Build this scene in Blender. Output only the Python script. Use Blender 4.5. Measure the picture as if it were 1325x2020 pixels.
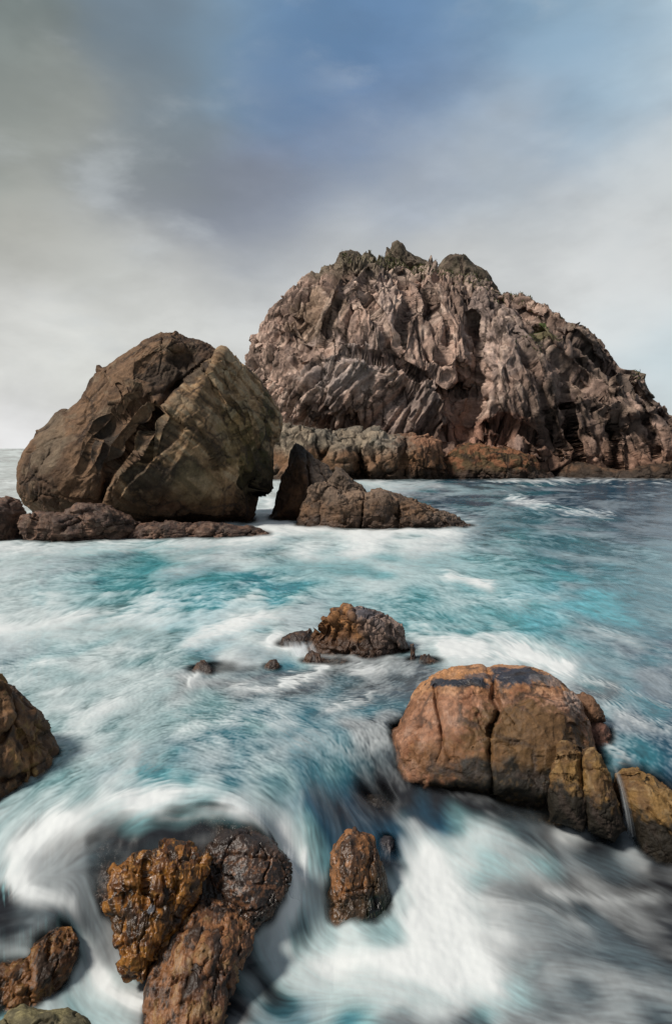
import bpy, math, time
import numpy as np
T0 = time.time()
R = math.radians
sc = bpy.context.scene
for o in list(bpy.data.objects): bpy.data.objects.remove(o)

# ---------------------------------------------------------------- camera
F = 1442.0            # focal length in photo pixels (photo is 1325 x 2020)
H = 4.0               # eye height over the upper water
PITCH = R(5.0)
cd = bpy.data.cameras.new('camera'); cam = bpy.data.objects.new('camera', cd)
sc.collection.objects.link(cam); sc.camera = cam
cam.location = (0, 0, H); cam.rotation_euler = (R(90) - PITCH, 0, 0)
cd.sensor_fit = 'VERTICAL'; cd.angle = 2 * math.atan(1010 / F)
cd.clip_start = 0.1; cd.clip_end = 20000

# ---------------------------------------------------------------- sun
SUN_DIR = np.array([-0.66, -0.30, 0.80]); SUN_DIR /= np.linalg.norm(SUN_DIR)
sun_el = math.asin(SUN_DIR[2]); sun_az = math.atan2(SUN_DIR[0], SUN_DIR[1])
sd = bpy.data.lights.new('sun', 'SUN'); sd.energy = 4.0; sd.angle = R(11); sd.color = (1.0, 0.93, 0.84)
so = bpy.data.objects.new('sun', sd); sc.collection.objects.link(so)
import mathutils
so.rotation_euler = mathutils.Vector(SUN_DIR).to_track_quat('Z', 'Y').to_euler()
so.location = (-30, -5, 40)

sc.view_settings.view_transform = 'Standard'; sc.view_settings.look = 'None'
sc.view_settings.exposure = 0.0; sc.view_settings.gamma = 1.0
sc.view_settings.use_curve_mapping = False
sc.cycles.use_denoising = True
sc.cycles.max_bounces = 6; sc.cycles.diffuse_bounces = 3; sc.cycles.glossy_bounces = 3
sc.cycles.transparent_max_bounces = 12

def lin(r, g, b):
    f = lambda c: (c/255)/12.92 if c/255 <= .04045 else ((c/255+.055)/1.055)**2.4
    return np.array([f(r), f(g), f(b)])

# ---------------------------------------------------------------- picking real points from sight lines
cp, sp_ = math.cos(PITCH), math.sin(PITCH)
def ray(px, py):
    px = np.asarray(px, float); py = np.asarray(py, float)
    xn = (px - 662.5)/F; yn = (1010 - py)/F
    return np.stack([xn, cp + yn*sp_, -sp_ + yn*cp], -1)
def project(P):
    x, y, z = P[..., 0], P[..., 1], P[..., 2]-H
    d = np.maximum(y*cp - z*sp_, 1e-3)
    return 662.5 + F*x/d, 1010 - F*(y*sp_ + z*cp)/d

# ---------------------------------------------------------------- world: overcast sky with a blue opening
w = bpy.data.worlds.new('World'); sc.world = w; w.use_nodes = True
nt = w.node_tree; nt.nodes.clear()
class G:
    def __init__(s, nt): s.nt = nt
    def n(s, typ, **kw):
        o = s.nt.nodes.new(typ)
        for k, v in kw.items():
            if k.startswith('i_'): o.inputs[k[2:].replace('_', ' ')].default_value = v
            else: setattr(o, k, v)
        return o
    def l(s, a, b): s.nt.links.new(a, b)
    def math(s, op, a, b=None, clamp=False):
        m = s.n('ShaderNodeMath', operation=op); m.use_clamp = clamp
        for i, v in enumerate((a, b)):
            if v is None: continue
            if isinstance(v, (int, float)): m.inputs[i].default_value = v
            else: s.l(v, m.inputs[i])
        return m.outputs[0]
    def mix(s, f, a, b, blend='MIX'):
        m = s.n('ShaderNodeMix', data_type='RGBA', blend_type=blend)
        for i, v in ((0, f), (6, a), (7, b)):
            if isinstance(v, (int, float)): m.inputs[i].default_value = v
            elif isinstance(v, (tuple, list, np.ndarray)): m.inputs[i].default_value = tuple(v)[:3] + (1,)
            else: s.l(v, m.inputs[i])
        return m.outputs[2]
    def mr(s, v, a, b, c=0., d=1., smooth=True):
        m = s.n('ShaderNodeMapRange', interpolation_type='SMOOTHSTEP' if smooth else 'LINEAR')
        s.l(v, m.inputs[0])
        for i, x in enumerate((a, b, c, d)): m.inputs[i+1].default_value = x
        return m.outputs[0]
g = G(nt)
tc = g.n('ShaderNodeTexCoord').outputs['Generated']
sky = g.n('ShaderNodeTexSky', sky_type='NISHITA'); sky.sun_disc = False
sky.sun_elevation = sun_el; sky.sun_rotation = sun_az
sky.air_density = 1.0; sky.dust_density = 2.0
skyc = g.mix(1.0, sky.outputs[0], (0.1, 0.1, 0.1), 'MULTIPLY')
# stretched billow noise that bends the cloud masses
mp = g.n('ShaderNodeMapping'); mp.inputs['Rotation'].default_value = (0, R(-38), 0); mp.inputs['Scale'].default_value = (1.0, 1.0, 2.2)
g.l(tc, mp.inputs[0])
nw = g.n('ShaderNodeTexNoise', i_Scale=3.2, i_Detail=5.0, i_Roughness=0.5); g.l(mp.outputs[0], nw.inputs['Vector'])
v1 = g.n('ShaderNodeVectorMath', operation='SUBTRACT'); g.l(nw.outputs['Color'], v1.inputs[0]); v1.inputs[1].default_value = (.5, .5, .5)
v2 = g.n('ShaderNodeVectorMath', operation='SCALE'); g.l(v1.outputs[0], v2.inputs[0]); v2.inputs['Scale'].default_value = 0.22
v3 = g.n('ShaderNodeVectorMath', operation='ADD'); g.l(tc, v3.inputs[0]); g.l(v2.outputs[0], v3.inputs[1])
v4 = g.n('ShaderNodeVectorMath', operation='NORMALIZE'); g.l(v3.outputs[0], v4.inputs[0])
D = v4.outputs[0]
sep = g.n('ShaderNodeSeparateXYZ'); g.l(D, sep.inputs[0])
col = g.mix(g.mr(sep.outputs[2], -.02, .5), lin(200, 201, 200), lin(140, 147, 155))
col = g.mix(g.mr(sep.outputs[2], .55, 1.0), col, lin(150, 158, 168))
col = g.mix(g.math('SUBTRACT', 1.0, g.mr(sep.outputs[1], -.5, .3)), col, lin(128, 134, 142))
base_col = col
BL = [ # direction given by its place in the view, cloud colour there
 (0, 20, (104, 114, 112)), (0, 200, (128, 134, 130)), (110, 260, (142, 144, 139)), (50, 450, (150, 150, 144)), (200, 530, (162, 163, 159)), (60, 640, (178, 178, 174)), (120, 730, (198, 199, 194)), (30, 860, (226, 226, 222)),
 (300, 70, (104, 122, 134)), (300, 230, (122, 130, 133)), (300, 380, (128, 132, 136)), (430, 370, (118, 126, 139)), (520, 420, (124, 131, 146)), (580, 470, (158, 162, 166)), (650, 510, (180, 182, 181)), (490, 500, (146, 150, 154)), (650, 380, (142, 151, 164)), (420, 560, (178, 179, 176)), (330, 650, (186, 187, 183)),
 (600, 290, (108, 126, 148)), (600, 130, (98, 126, 152)), (590, 0, (92, 126, 155)), (740, 20, (90, 122, 150)), (880, 70, (86, 118, 148)), (930, -60, (92, 122, 150)), (700, -60, (90, 122, 150)), (470, 50, (118, 138, 152)), (740, 170, (94, 122, 152)), (730, 300, (124, 138, 158)),
 (960, 200, (156, 166, 178)), (990, 50, (126, 152, 170)), (860, 190, (118, 138, 160)), (1140, 100, (122, 147, 168)), (1220, 200, (136, 153, 168)), (1040, 280, (146, 158, 172)), (1290, 330, (178, 183, 184)), (1310, 20, (190, 202, 208)), (1250, 60, (140, 162, 178)),
 (1000, 370, (158, 165, 172)), (810, 370, (150, 157, 166)), (700, 440, (168, 173, 176)), (1060, 470, (178, 181, 181)), (1260, 500, (186, 188, 187)), (1200, 640, (192, 194, 193)), (1310, 720, (168, 184, 190)), (900, 560, (184, 186, 185)), (560, 620, (190, 191, 188)), (1325, 850, (196, 200, 200)), (700, 800, (205, 206, 203)),
 (-300, 80, (140, 146, 148)), (-300, 450, (168, 170, 167)), (-260, 820, (214, 214, 210)), (-650, 250, (160, 164, 165)), (-650, 700, (198, 199, 197)), (1620, 60, (158, 168, 176)), (1620, 420, (184, 187, 187)), (1600, 780, (198, 200, 200)), (2000, 250, (172, 177, 180)), (2000, 720, (198, 200, 200)), (200, -300, (128, 136, 142)), (700, -320, (108, 130, 150)), (1200, -300, (140, 156, 168))]
sig = .047
accv = None; accw = None
for (px, py, c) in BL:
    d = ray(px, py); d = d/np.linalg.norm(d)
    vd = g.n('ShaderNodeVectorMath', operation='DOT_PRODUCT'); g.l(D, vd.inputs[0]); vd.inputs[1].default_value = d
    w_ = g.math('EXPONENT', g.math('MULTIPLY', g.math('SUBTRACT', vd.outputs['Value'], 1.0), 1/sig**2))
    sv_ = g.n('ShaderNodeVectorMath', operation='SCALE'); sv_.inputs[0].default_value = lin(*[min(v + 9 + 11*min(max((v-125)/40, 0), 1), 232) for v in c]); g.l(w_, sv_.inputs['Scale'])
    if accv is None: accv, accw = sv_.outputs[0], w_
    else:
        ad = g.n('ShaderNodeVectorMath', operation='ADD'); g.l(accv, ad.inputs[0]); g.l(sv_.outputs[0], ad.inputs[1]); accv = ad.outputs[0]; accw = g.math('ADD', accw, w_)
dv_ = g.n('ShaderNodeVectorMath', operation='SCALE'); g.l(accv, dv_.inputs[0]); g.l(g.math('DIVIDE', 1.0, g.math('ADD', accw, 1e-6)), dv_.inputs['Scale'])
col = g.mix(g.math('DIVIDE', accw, g.math('ADD', accw, .03)), base_col, dv_.outputs[0])
# a little of the physical sky shows through where the cloud is thinnest
col = g.mix(.04, col, skyc)
n2 = g.n('ShaderNodeTexNoise', i_Scale=5.0, i_Detail=6.0, i_Roughness=0.55, i_Distortion=.2); g.l(mp.outputs[0], n2.inputs['Vector'])
n3 = g.n('ShaderNodeTexNoise', i_Scale=3.0, i_Detail=4.0, i_Roughness=0.5); g.l(mp.outputs[0], n3.inputs['Vector'])
fac = g.math('MULTIPLY', g.mr(n2.outputs[0], .36, .66, .95, 1.11), g.mr(n3.outputs[0], .3, .7, .95, 1.05))
cc = g.n('ShaderNodeCombineColor')
for i in range(3): g.l(fac, cc.inputs[i])
col = g.mix(1.0, col, cc.outputs[0], 'MULTIPLY')
n4 = g.n('ShaderNodeTexNoise', i_Scale=6.5, i_Detail=6.0, i_Roughness=0.52, i_Distortion=.1); g.l(mp.outputs[0], n4.inputs['Vector'])
n5 = g.n('ShaderNodeTexNoise', i_Scale=2.6, i_Detail=2.0); g.l(tc, n5.inputs['Vector'])
col = g.mix(g.math('MULTIPLY', g.mr(n4.outputs[0], .50, .72, 0, .42), g.mr(n5.outputs[0], .42, .6)), col, lin(200, 206, 209))
col = g.mix(g.math('MULTIPLY', g.mr(n4.outputs[0], .30, .48, .12, 0), g.mr(n5.outputs[0], .4, .6, 1, .3)), col, lin(104, 112, 124))
col = g.mix(g.mr(sep.outputs[2], -.25, -.03), lin(60, 80, 88), col)
bg = g.n('ShaderNodeBackground'); g.l(col, bg.inputs[0]); bg.inputs[1].default_value = 1.0
wo = g.n('ShaderNodeOutputWorld'); g.l(bg.outputs[0], wo.inputs[0])

# ---------------------------------------------------------------- numpy noise
def _h(ix, iy, iz, seed):
    h = (ix.astype(np.uint32)*np.uint32(374761393) + iy.astype(np.uint32)*np.uint32(668265263)
         + iz.astype(np.uint32)*np.uint32(2147483647 & 0x9E3779B1) + np.uint32((seed*144665 + 12345) & 0xffffffff))
    h = (h ^ (h >> np.uint32(13)))*np.uint32(1274126177)
    h = (h ^ (h >> np.uint32(16)))*np.uint32(2246822519)
    return h ^ (h >> np.uint32(15))
def _r(h): return (h & np.uint32(0xffffff)).astype(np.float32)/np.float32(0xffffff)
_ang = np.linspace(0, 2*np.pi, 64, endpoint=False)
_zz = np.linspace(-.95, .95, 64); np.random.seed(3); np.random.shuffle(_zz)
GR = np.stack([np.sqrt(1-_zz**2)*np.cos(_ang*7), np.sqrt(1-_zz**2)*np.sin(_ang*7), _zz], -1).astype(np.float32)
def perlin(P, seed=0):
    P = P.astype(np.float32); I = np.floor(P); f = P - I; I = I.astype(np.int64)
    u = f*f*f*(f*(f*6-15)+10); out = 0
    for dx in (0, 1):
        for dy in (0, 1):
            for dz in (0, 1):
                gr = GR[_h(I[:, 0]+dx, I[:, 1]+dy, I[:, 2]+dz, seed) & np.uint32(63)]
                d = gr[:, 0]*(f[:, 0]-dx) + gr[:, 1]*(f[:, 1]-dy) + gr[:, 2]*(f[:, 2]-dz)
                wt = (u[:, 0] if dx else 1-u[:, 0])*(u[:, 1] if dy else 1-u[:, 1])*(u[:, 2] if dz else 1-u[:, 2])
                out = out + wt*d
    return out*1.5
def fbm(P, octs=5, seed=0, rough=.5, ridged=False):
    a, s, out = 1., 0., 0.
    for k in range(octs):
        n = perlin(P*(2.03**k) + k*17.3, seed+k)
        if ridged: n = 1 - 2*np.abs(n)
        out = out + a*n; s += a; a *= rough
    return out/s
def cells(P, seed=0, curv=.30, grad=1.35):
    P = P.astype(np.float32); I = np.floor(P).astype(np.int64)
    f1 = np.full(len(P), 9., np.float32); f2 = f1.copy(); bid = np.zeros(len(P), np.uint32); bv = np.zeros_like(P); hm = np.full(len(P), 9., np.float32)
    for dx in (-1, 0, 1):
        for dy in (-1, 0, 1):
            for dz in (-1, 0, 1):
                h = _h(I[:, 0]+dx, I[:, 1]+dy, I[:, 2]+dz, seed)
                c = np.stack([I[:, 0]+dx+_r(h), I[:, 1]+dy+_r(h*np.uint32(747796405)), I[:, 2]+dz+_r(h*np.uint32(277803737)+np.uint32(99))], -1)
                v = P - c.astype(np.float32); d = np.sqrt((v*v).sum(-1))
                q_ = h*np.uint32(2654435761); hk = .5*_r(q_ ^ np.uint32(0x77)) + curv*d*d + grad*(v[:, 0]*(_r(q_*np.uint32(5)+np.uint32(1))-.5)+v[:, 1]*(_r(q_*np.uint32(9)+np.uint32(3))-.5)+v[:, 2]*(_r(q_*np.uint32(13)+np.uint32(5))-.5))
                hm = np.minimum(hm, hk)
                m = d < f1
                f2 = np.where(m, f1, np.minimum(f2, d)); bid = np.where(m, h, bid); bv[m] = v[m]; f1 = np.where(m, d, f1)
    q = bid*np.uint32(2654435761)
    rnd = np.stack([_r(q ^ np.uint32(0x1234)), _r(q*np.uint32(3)+np.uint32(7)), _r((q >> np.uint32(3))*np.uint32(69069)), _r((q >> np.uint32(5))*np.uint32(1664525))], -1)
    return f1, f2, rnd, hm
def sstep(x, a, b):
    t = np.clip((x-a)/(b-a), 0, 1); return t*t*(3-2*t)
def polydist(px, py, pts):
    best = np.full(px.shape, 1e9, np.float32); side = np.zeros(px.shape, np.float32); tt = np.zeros(px.shape, np.float32)
    n = len(pts)-1
    for i in range(n):
        ax, ay = pts[i][:2]; bx, by = pts[i+1][:2]
        dx, dy = bx-ax, by-ay; L = dx*dx+dy*dy+1e-9
        t = np.clip(((px-ax)*dx+(py-ay)*dy)/L, 0, 1)
        ex, ey = px-ax-t*dx, py-ay-t*dy
        d = np.sqrt(ex*ex+ey*ey); m = d < best
        best = np.where(m, d, best); side = np.where(m, np.sign(dx*ey-dy*ex), side); tt = np.where(m, (i+t)/n, tt)
    return best, side, tt
def tps(pts, vals, q, lam=1e-3):
    pts = np.asarray(pts, float); vals = np.asarray(vals, float); sc_ = pts.std()+1e-9; p = pts/sc_; qq = q/sc_
    U = lambda r2: np.where(r2 > 1e-12, .5*r2*np.log(np.maximum(r2, 1e-12)), 0)
    n = len(p); K = U(((p[:, None]-p[None])**2).sum(-1)) + lam*np.eye(n)
    A = np.zeros((n+3, n+3)); A[:n, :n] = K; A[:n, n] = 1; A[:n, n+1:] = p; A[n, :n] = 1; A[n+1:, :n] = p.T
    b = np.zeros((n+3,)+vals.shape[1:]); b[:n] = vals
    c = np.linalg.solve(A, b); out = []
    for s in range(0, len(qq), 20000):
        x = qq[s:s+20000]; M = U(((x[:, None]-p[None])**2).sum(-1))
        out.append(M@c[:n] + c[n] + x@c[n+1:])
    return np.concatenate(out)

def build_mesh(name, co, faces, attrs, mat, parent=None):
    me = bpy.data.meshes.new(name); nv, nf = len(co), len(faces); k = faces.shape[1]
    me.vertices.add(nv); me.loops.add(nf*k); me.polygons.add(nf)
    me.vertices.foreach_set('co', co.astype(np.float32).ravel())
    me.loops.foreach_set('vertex_index', faces.astype(np.int32).ravel())
    me.polygons.foreach_set('loop_start', np.arange(0, nf*k, k, dtype=np.int32))
    me.polygons.foreach_set('use_smooth', np.ones(nf, bool))
    me.update(calc_edges=True)
    for k_, v in attrs.items():
        if v.ndim == 2:
            a = me.attributes.new(k_, 'FLOAT_COLOR', 'POINT'); v4_ = np.ones((nv, 4), np.float32); v4_[:, :3] = v
            a.data.foreach_set('color', v4_.ravel())
        else:
            a = me.attributes.new(k_, 'FLOAT', 'POINT'); a.data.foreach_set('value', v.astype(np.float32))
    me.materials.append(mat)
    o = bpy.data.objects.new(name, me); sc.collection.objects.link(o)
    if parent: o.parent = parent
    return o

# ---------------------------------------------------------------- rock material (grain, pits and film of water)
def rock_material(name, grain, bump, wetrough=.28, joints=None):
    m = bpy.data.materials.new(name); m.use_nodes = True; nt = m.node_tree; nt.nodes.clear(); g = G(nt)
    ob = g.n('ShaderNodeTexCoord').outputs['Object']
    ac = g.n('ShaderNodeAttribute', attribute_name='col'); aw = g.n('ShaderNodeAttribute', attribute_name='wet')
    na = g.n('ShaderNodeTexNoise', i_Scale=grain, i_Detail=8., i_Roughness=.65); g.l(ob, na.inputs['Vector'])
    nb = g.n('ShaderNodeTexNoise', i_Scale=grain*5, i_Detail=5., i_Roughness=.7); g.l(ob, nb.inputs['Vector'])
    vo = g.n('ShaderNodeTexVoronoi', feature='DISTANCE_TO_EDGE', i_Scale=grain*1.3, i_Randomness=1.); 
    dis = g.n('ShaderNodeVectorMath', operation='ADD'); g.l(ob, dis.inputs[0])
    sc3 = g.n('ShaderNodeVectorMath', operation='SCALE'); g.l(na.outputs['Color'], sc3.inputs[0]); sc3.inputs['Scale'].default_value = .6/grain
    g.l(sc3.outputs[0], dis.inputs[1]); g.l(dis.outputs[0], vo.inputs['Vector'])
    f = g.math('MULTIPLY', g.mr(na.outputs[0], .3, .7, .66, 1.36, False), g.mr(nb.outputs[0], .3, .7, .72, 1.3, False))
    cc = g.n('ShaderNodeCombineColor')
    for i in range(3): g.l(f, cc.inputs[i])
    c = g.mix(1., ac.outputs['Color'], cc.outputs[0], 'MULTIPLY')
    rdg = lambda o: g.math('MULTIPLY', g.math('ABSOLUTE', g.math('SUBTRACT', o, .5)), -2.0)
    hgt = g.math('ADD', g.math('MULTIPLY', rdg(na.outputs[0]), 1.), g.math('MULTIPLY', nb.outputs[0], .45))
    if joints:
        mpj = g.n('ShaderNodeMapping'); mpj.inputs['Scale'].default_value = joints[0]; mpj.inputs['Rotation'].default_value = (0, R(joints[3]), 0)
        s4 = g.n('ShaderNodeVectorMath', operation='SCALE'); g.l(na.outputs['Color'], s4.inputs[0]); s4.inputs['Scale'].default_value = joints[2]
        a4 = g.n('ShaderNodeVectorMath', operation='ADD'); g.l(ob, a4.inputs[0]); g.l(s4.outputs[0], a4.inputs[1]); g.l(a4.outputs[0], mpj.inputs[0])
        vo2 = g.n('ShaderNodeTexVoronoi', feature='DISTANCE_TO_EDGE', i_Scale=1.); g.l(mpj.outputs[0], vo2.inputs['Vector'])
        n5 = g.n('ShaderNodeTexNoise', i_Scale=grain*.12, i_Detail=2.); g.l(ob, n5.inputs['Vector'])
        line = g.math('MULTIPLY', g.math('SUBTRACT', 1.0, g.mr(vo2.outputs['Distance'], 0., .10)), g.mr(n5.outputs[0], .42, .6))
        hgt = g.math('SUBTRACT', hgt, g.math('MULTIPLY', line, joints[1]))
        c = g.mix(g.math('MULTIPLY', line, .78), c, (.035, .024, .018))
    bp = g.n('ShaderNodeBump', i_Strength=1., i_Distance=bump); g.l(hgt, bp.inputs['Height'])
    p = g.n('ShaderNodeBsdfPrincipled'); g.l(c, p.inputs['Base Color']); g.l(bp.outputs[0], p.inputs['Normal'])
    r = g.math('ADD', g.mr(aw.outputs['Fac'], 0, 1, .82, wetrough, False), g.math('MULTIPLY', g.math('SUBTRACT', nb.outputs[0], .5), .5), True)
    g.l(r, p.inputs['Roughness']); g.l(g.mr(aw.outputs['Fac'], 0, 1, .22, .42, False), p.inputs['Specular IOR Level'])
    o = g.n('ShaderNodeOutputMaterial'); g.l(p.outputs[0], o.inputs[0])
    return m
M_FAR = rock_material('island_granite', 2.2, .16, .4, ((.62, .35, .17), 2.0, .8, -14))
M_MID = rock_material('boulder_granite', 5.0, .045, .35, ((.7, .7, 1.0), .8, .5, 25))
M_NEAR = rock_material('shore_granite', 14., .010, .3, ((2.1, 2.1, 1.7), 1., .14, 20))
M_WET = rock_material('wet_granite', 14., .006, .10)

RA = []   # rock points for the waterline
def tag(o, label, cat, group=None):
    o['label'] = label; o['category'] = cat
    if group: o['group'] = group

def prof_all(p): return p
def rock(name, outline, dist, T, mat, center=None, Tb=None, N=120, p=2.2, q=2.0, relief=(), cellz=(), fb=(), colf=None,
         label=None, cat=None, group=None, seed=0, parent=None, jag=0., warp=None, register=True, fade=True, slope=None):
    pl = np.array(outline, float)
    if center is None: center = pl.mean(0)
    c = np.array(center, float)
    V = ray(*c); V /= np.linalg.norm(V)
    C = np.array([0, 0, H]) + V*dist/ V[1]
    if slope: V = np.array([0, slope, -1.]); V /= np.linalg.norm(V)
    Rv = np.cross(V, [0, 0, 1]); Rv /= np.linalg.norm(Rv); Uv = np.cross(Rv, V)
    # outline into the rock's own upright plane
    d = ray(pl[:, 0], pl[:, 1]); k = ((C-[0, 0, H])@V)/(d@V); W = np.array([0, 0, H]) + d*k[:, None]
    L2 = np.stack([(W-C)@Rv, (W-C)@Uv], -1)
    seg = np.linalg.norm(np.roll(L2, -1, 0)-L2, axis=1); cum = np.concatenate([[0], np.cumsum(seg)]); tot = cum[-1]
    Lc = np.vstack([L2, L2[:1]])
    a = np.linspace(-1, 1, N); A, B = np.meshgrid(a, a, indexing='ij')
    m = np.abs(A) > np.abs(B)
    rho = np.where(m, np.abs(A), np.abs(B))
    As = np.where(A == 0, 1e-9, A); Bs = np.where(B == 0, 1e-9, B)
    th = np.where(m, (np.pi/4)*(B/As), np.pi/2-(np.pi/4)*(A/Bs)); th = np.where(m & (A < 0), th+np.pi, th); th = np.where(~m & (B < 0), th+np.pi, th)
    s = (th/(2*np.pi)) % 1.0
    bx = np.interp(s*tot, cum, Lc[:, 0]); by = np.interp(s*tot, cum, Lc[:, 1])
    rp = np.sin(rho*np.pi/2)
    prof = np.maximum(1-rp**p, 0)**(1/q)
    X = bx*rp; Z = by*rp; front = prof*T; back = -prof*(Tb or T)
    edge = (rho >= 1-1e-9)
    idxF = np.arange(N*N).reshape(N, N); idxB = np.full((N, N), -1); idxB[edge] = idxF[edge]
    nb = (~edge).sum(); idxB[~edge] = N*N + np.arange(nb)
    x = np.concatenate([X.ravel(), X[~edge]]); z = np.concatenate([Z.ravel(), Z[~edge]]); y = np.concatenate([front.ravel(), back[~edge]])
    pr = np.concatenate([prof.ravel(), prof[~edge]])
    world = C + x[:, None]*Rv + z[:, None]*Uv
    px, py = project(world - 0*V)
    pxn = 1./np.median(F/np.linalg.norm(world-[0, 0, H], axis=1))  # metres per photo pixel here
    P0 = np.stack([x, y, z], -1)
    wn = np.stack([fbm(P0/(abs(T)+1e-6)*2.2+5, 3, seed+91), fbm(P0/(abs(T)+1e-6)*2.2+25, 3, seed+92)], -1)
    fx, fy = px + wn[:, 0]*14*min(1, 1), py + wn[:, 1]*14
    onf = np.ones(len(x)); onf[N*N:] = 0.35
    for rl in relief:
        k = rl[0]
        if k == 'crease':    # points, width px, depth m
            dd, sd_, tt = polydist(px + wn[:, 0]*7, py+wn[:, 1]*7, rl[1]); y = y - rl[3]*np.exp(-(dd/rl[2])**1.5)*np.sqrt(pr)*onf
        elif k == 'bump':    # px, py, rx, ry, m
            e = ((fx-rl[1])/rl[3])**2+((fy-rl[2])/rl[4])**2; y = y + rl[5]*np.exp(-e*e)*onf
        elif k == 'step':    # points, fall-off px, height m on the right-hand side of the line
            dd, sd_, tt = polydist(px + wn[:, 0]*9, py+wn[:, 1]*9, rl[1]); sdist = dd*sd_
            endf = np.where((tt <= 0.001) | (tt >= .999), np.exp(-(dd/rl[2])**2), 1)
            y = y + rl[3]*sstep(sdist, -2.5, 2.5)*np.exp(-np.maximum(sdist, 0)/rl[2])*np.sqrt(pr)*onf*endf
    co = C + x[:, None]*Rv + z[:, None]*Uv - y[:, None]*V
    q0, q1, q2, q3 = idxF[:-1, :-1], idxF[1:, :-1], idxF[1:, 1:], idxF[:-1, 1:]
    ff = np.stack([q0, q1, q2, q3], -1).reshape(-1, 4)
    b0, b1, b2, b3 = idxB[:-1, :-1], idxB[:-1, 1:], idxB[1:, 1:], idxB[1:, :-1]
    fbk = np.stack([b0, b1, b2, b3], -1).reshape(-1, 4)
    faces = np.concatenate([ff, fbk])
    # orient outwards
    e = co[faces[:, 1]]-co[faces[:, 0]]; e2 = co[faces[:, 2]]-co[faces[:, 0]]
    nrm = np.cross(e, e2); cen = co[faces[:, 0]]
    if ((nrm*(cen-C)).sum(-1)).sum() < 0: faces = faces[:, ::-1]; nrm = -nrm
    def vnormals(co):
        e1 = co[faces[:, 2]]-co[faces[:, 0]]; e2 = co[faces[:, 3]]-co[faces[:, 1]]; nrm = np.cross(e1, e2); VN = np.zeros_like(co)
        for k in range(4):
            for ax in range(3): VN[:, ax] += np.bincount(faces[:, k], nrm[:, ax], len(co))
        return VN/(np.linalg.norm(VN, axis=1)[:, None]+1e-12)
    VN = vnormals(co)
    P = np.stack([x, y, z], -1)
    QW = warp(P, px, py) if warp else [(P, np.ones(len(P)))]
    if len(cellz) == 2: cellz = list(cellz) + [(tuple(np.array(cellz[1][0])*.42), .42, .06, .12, 9)]
    disp = np.zeros(len(P)); crk = np.zeros(len(P)); cr = cr2 = None
    dw = np.stack([fbm(P/(abs(T)*.5)+3, 3, seed+5), fbm(P/(abs(T)*.5)+33, 3, seed+6), fbm(P/(abs(T)*.5)+63, 3, seed+7)], -1)
    cm = sstep(fbm(P/(abs(T)*.6)+7, 3, seed+8), -.15, .25)
    if name == 'granite_island': cm = .45+.55*cm
    for qi, (Q, wq) in enumerate(QW):
        mq = wq > .001; Qm = Q[mq]; dm = np.zeros(mq.sum()); c1 = None
        for (scale, amp, cdep, cw, sd2) in cellz:
            Sc = np.array(scale, float); ms = float(Sc.min())
            f1, f2, rnd, hm = cells((Qm + dw[mq]*ms*.28)/Sc, seed*7+sd2+qi*3, *((.16, 1.45) if name in ('granite_island', 'low_ridge', 'glistening_rock') else (.30, 1.35)))
            e = np.exp(-((f2-f1)/cw)**2)*cm[mq]
            dm += amp*ms*(hm-np.percentile(hm, 62)) - cdep*ms*e
            if c1 is None: c1 = rnd
            c2 = rnd
        for (scale, amp, octs, ridged) in fb:
            dm += amp*fbm(Qm/np.array(scale), octs, seed+31, .52, ridged)
        disp[mq] += dm*wq[mq]
        if cr is None: cr = np.full((len(P), 4), .5); cr2 = cr.copy()
        if c1 is not None: cr[mq] = cr[mq]*(1-wq[mq][:, None]) + c1*wq[mq][:, None]; cr2[mq] = cr2[mq]*(1-wq[mq][:, None]) + c2*wq[mq][:, None]
    co = co + VN*disp[:, None]
    lp = P/np.abs(T)
    if cr is None: cr = np.full((len(P), 4), .5); cr2 = cr
    info = dict(P=P, px=px, py=py, z=co[:, 2], cr=cr, cr2=cr2, crk=crk, disp=disp, VN=VN, seed=seed, wn=wn, T=T, co=co)
    colr, wet = colf(info)
    origin = C.copy(); origin[2] = min(C[2], 0)
    o = build_mesh(name, co-origin, faces, dict(col=np.clip(colr, .004, .9), wet=np.clip(wet, 0, 1)), mat)
    o.location = origin
    if parent is not None:
        o.parent = parent; o.matrix_parent_inverse = mathutils.Matrix.Translation(-mathutils.Vector(parent.location))
    if label: tag(o, label, cat or 'rock', group)
    if register: RA.append(co)
    return o

def mixc(a, b, t): return a*(1-t[:, None]) + b*t[:, None]
def c3(*c): return np.array(c)[None]
def blobs(i, base, lst):
    hf = fbm(i['P']/(abs(i['T'])*.11), 4, i['seed']+70, .6)*1.5
    for (px, py, rx, ry, c, s) in lst:
        e = ((i['px']+i['wn'][:, 0]*rx*.5-px)/rx)**2 + ((i['py']+i['wn'][:, 1]*ry*.5-py)/ry)**2
        base = mixc(base, c3(*c), np.clip(s*sstep(-e+hf, -1.45, -.6), 0, 1))
    return base
def nz(i, s, o=4, k=0, rough=.5): return np.clip(.5+fbm(i['P']/np.array(s), o, i['seed']+40+k, rough)*.9, 0, 1)
# ================================================================= ROCKS
PI_N = 1
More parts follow.
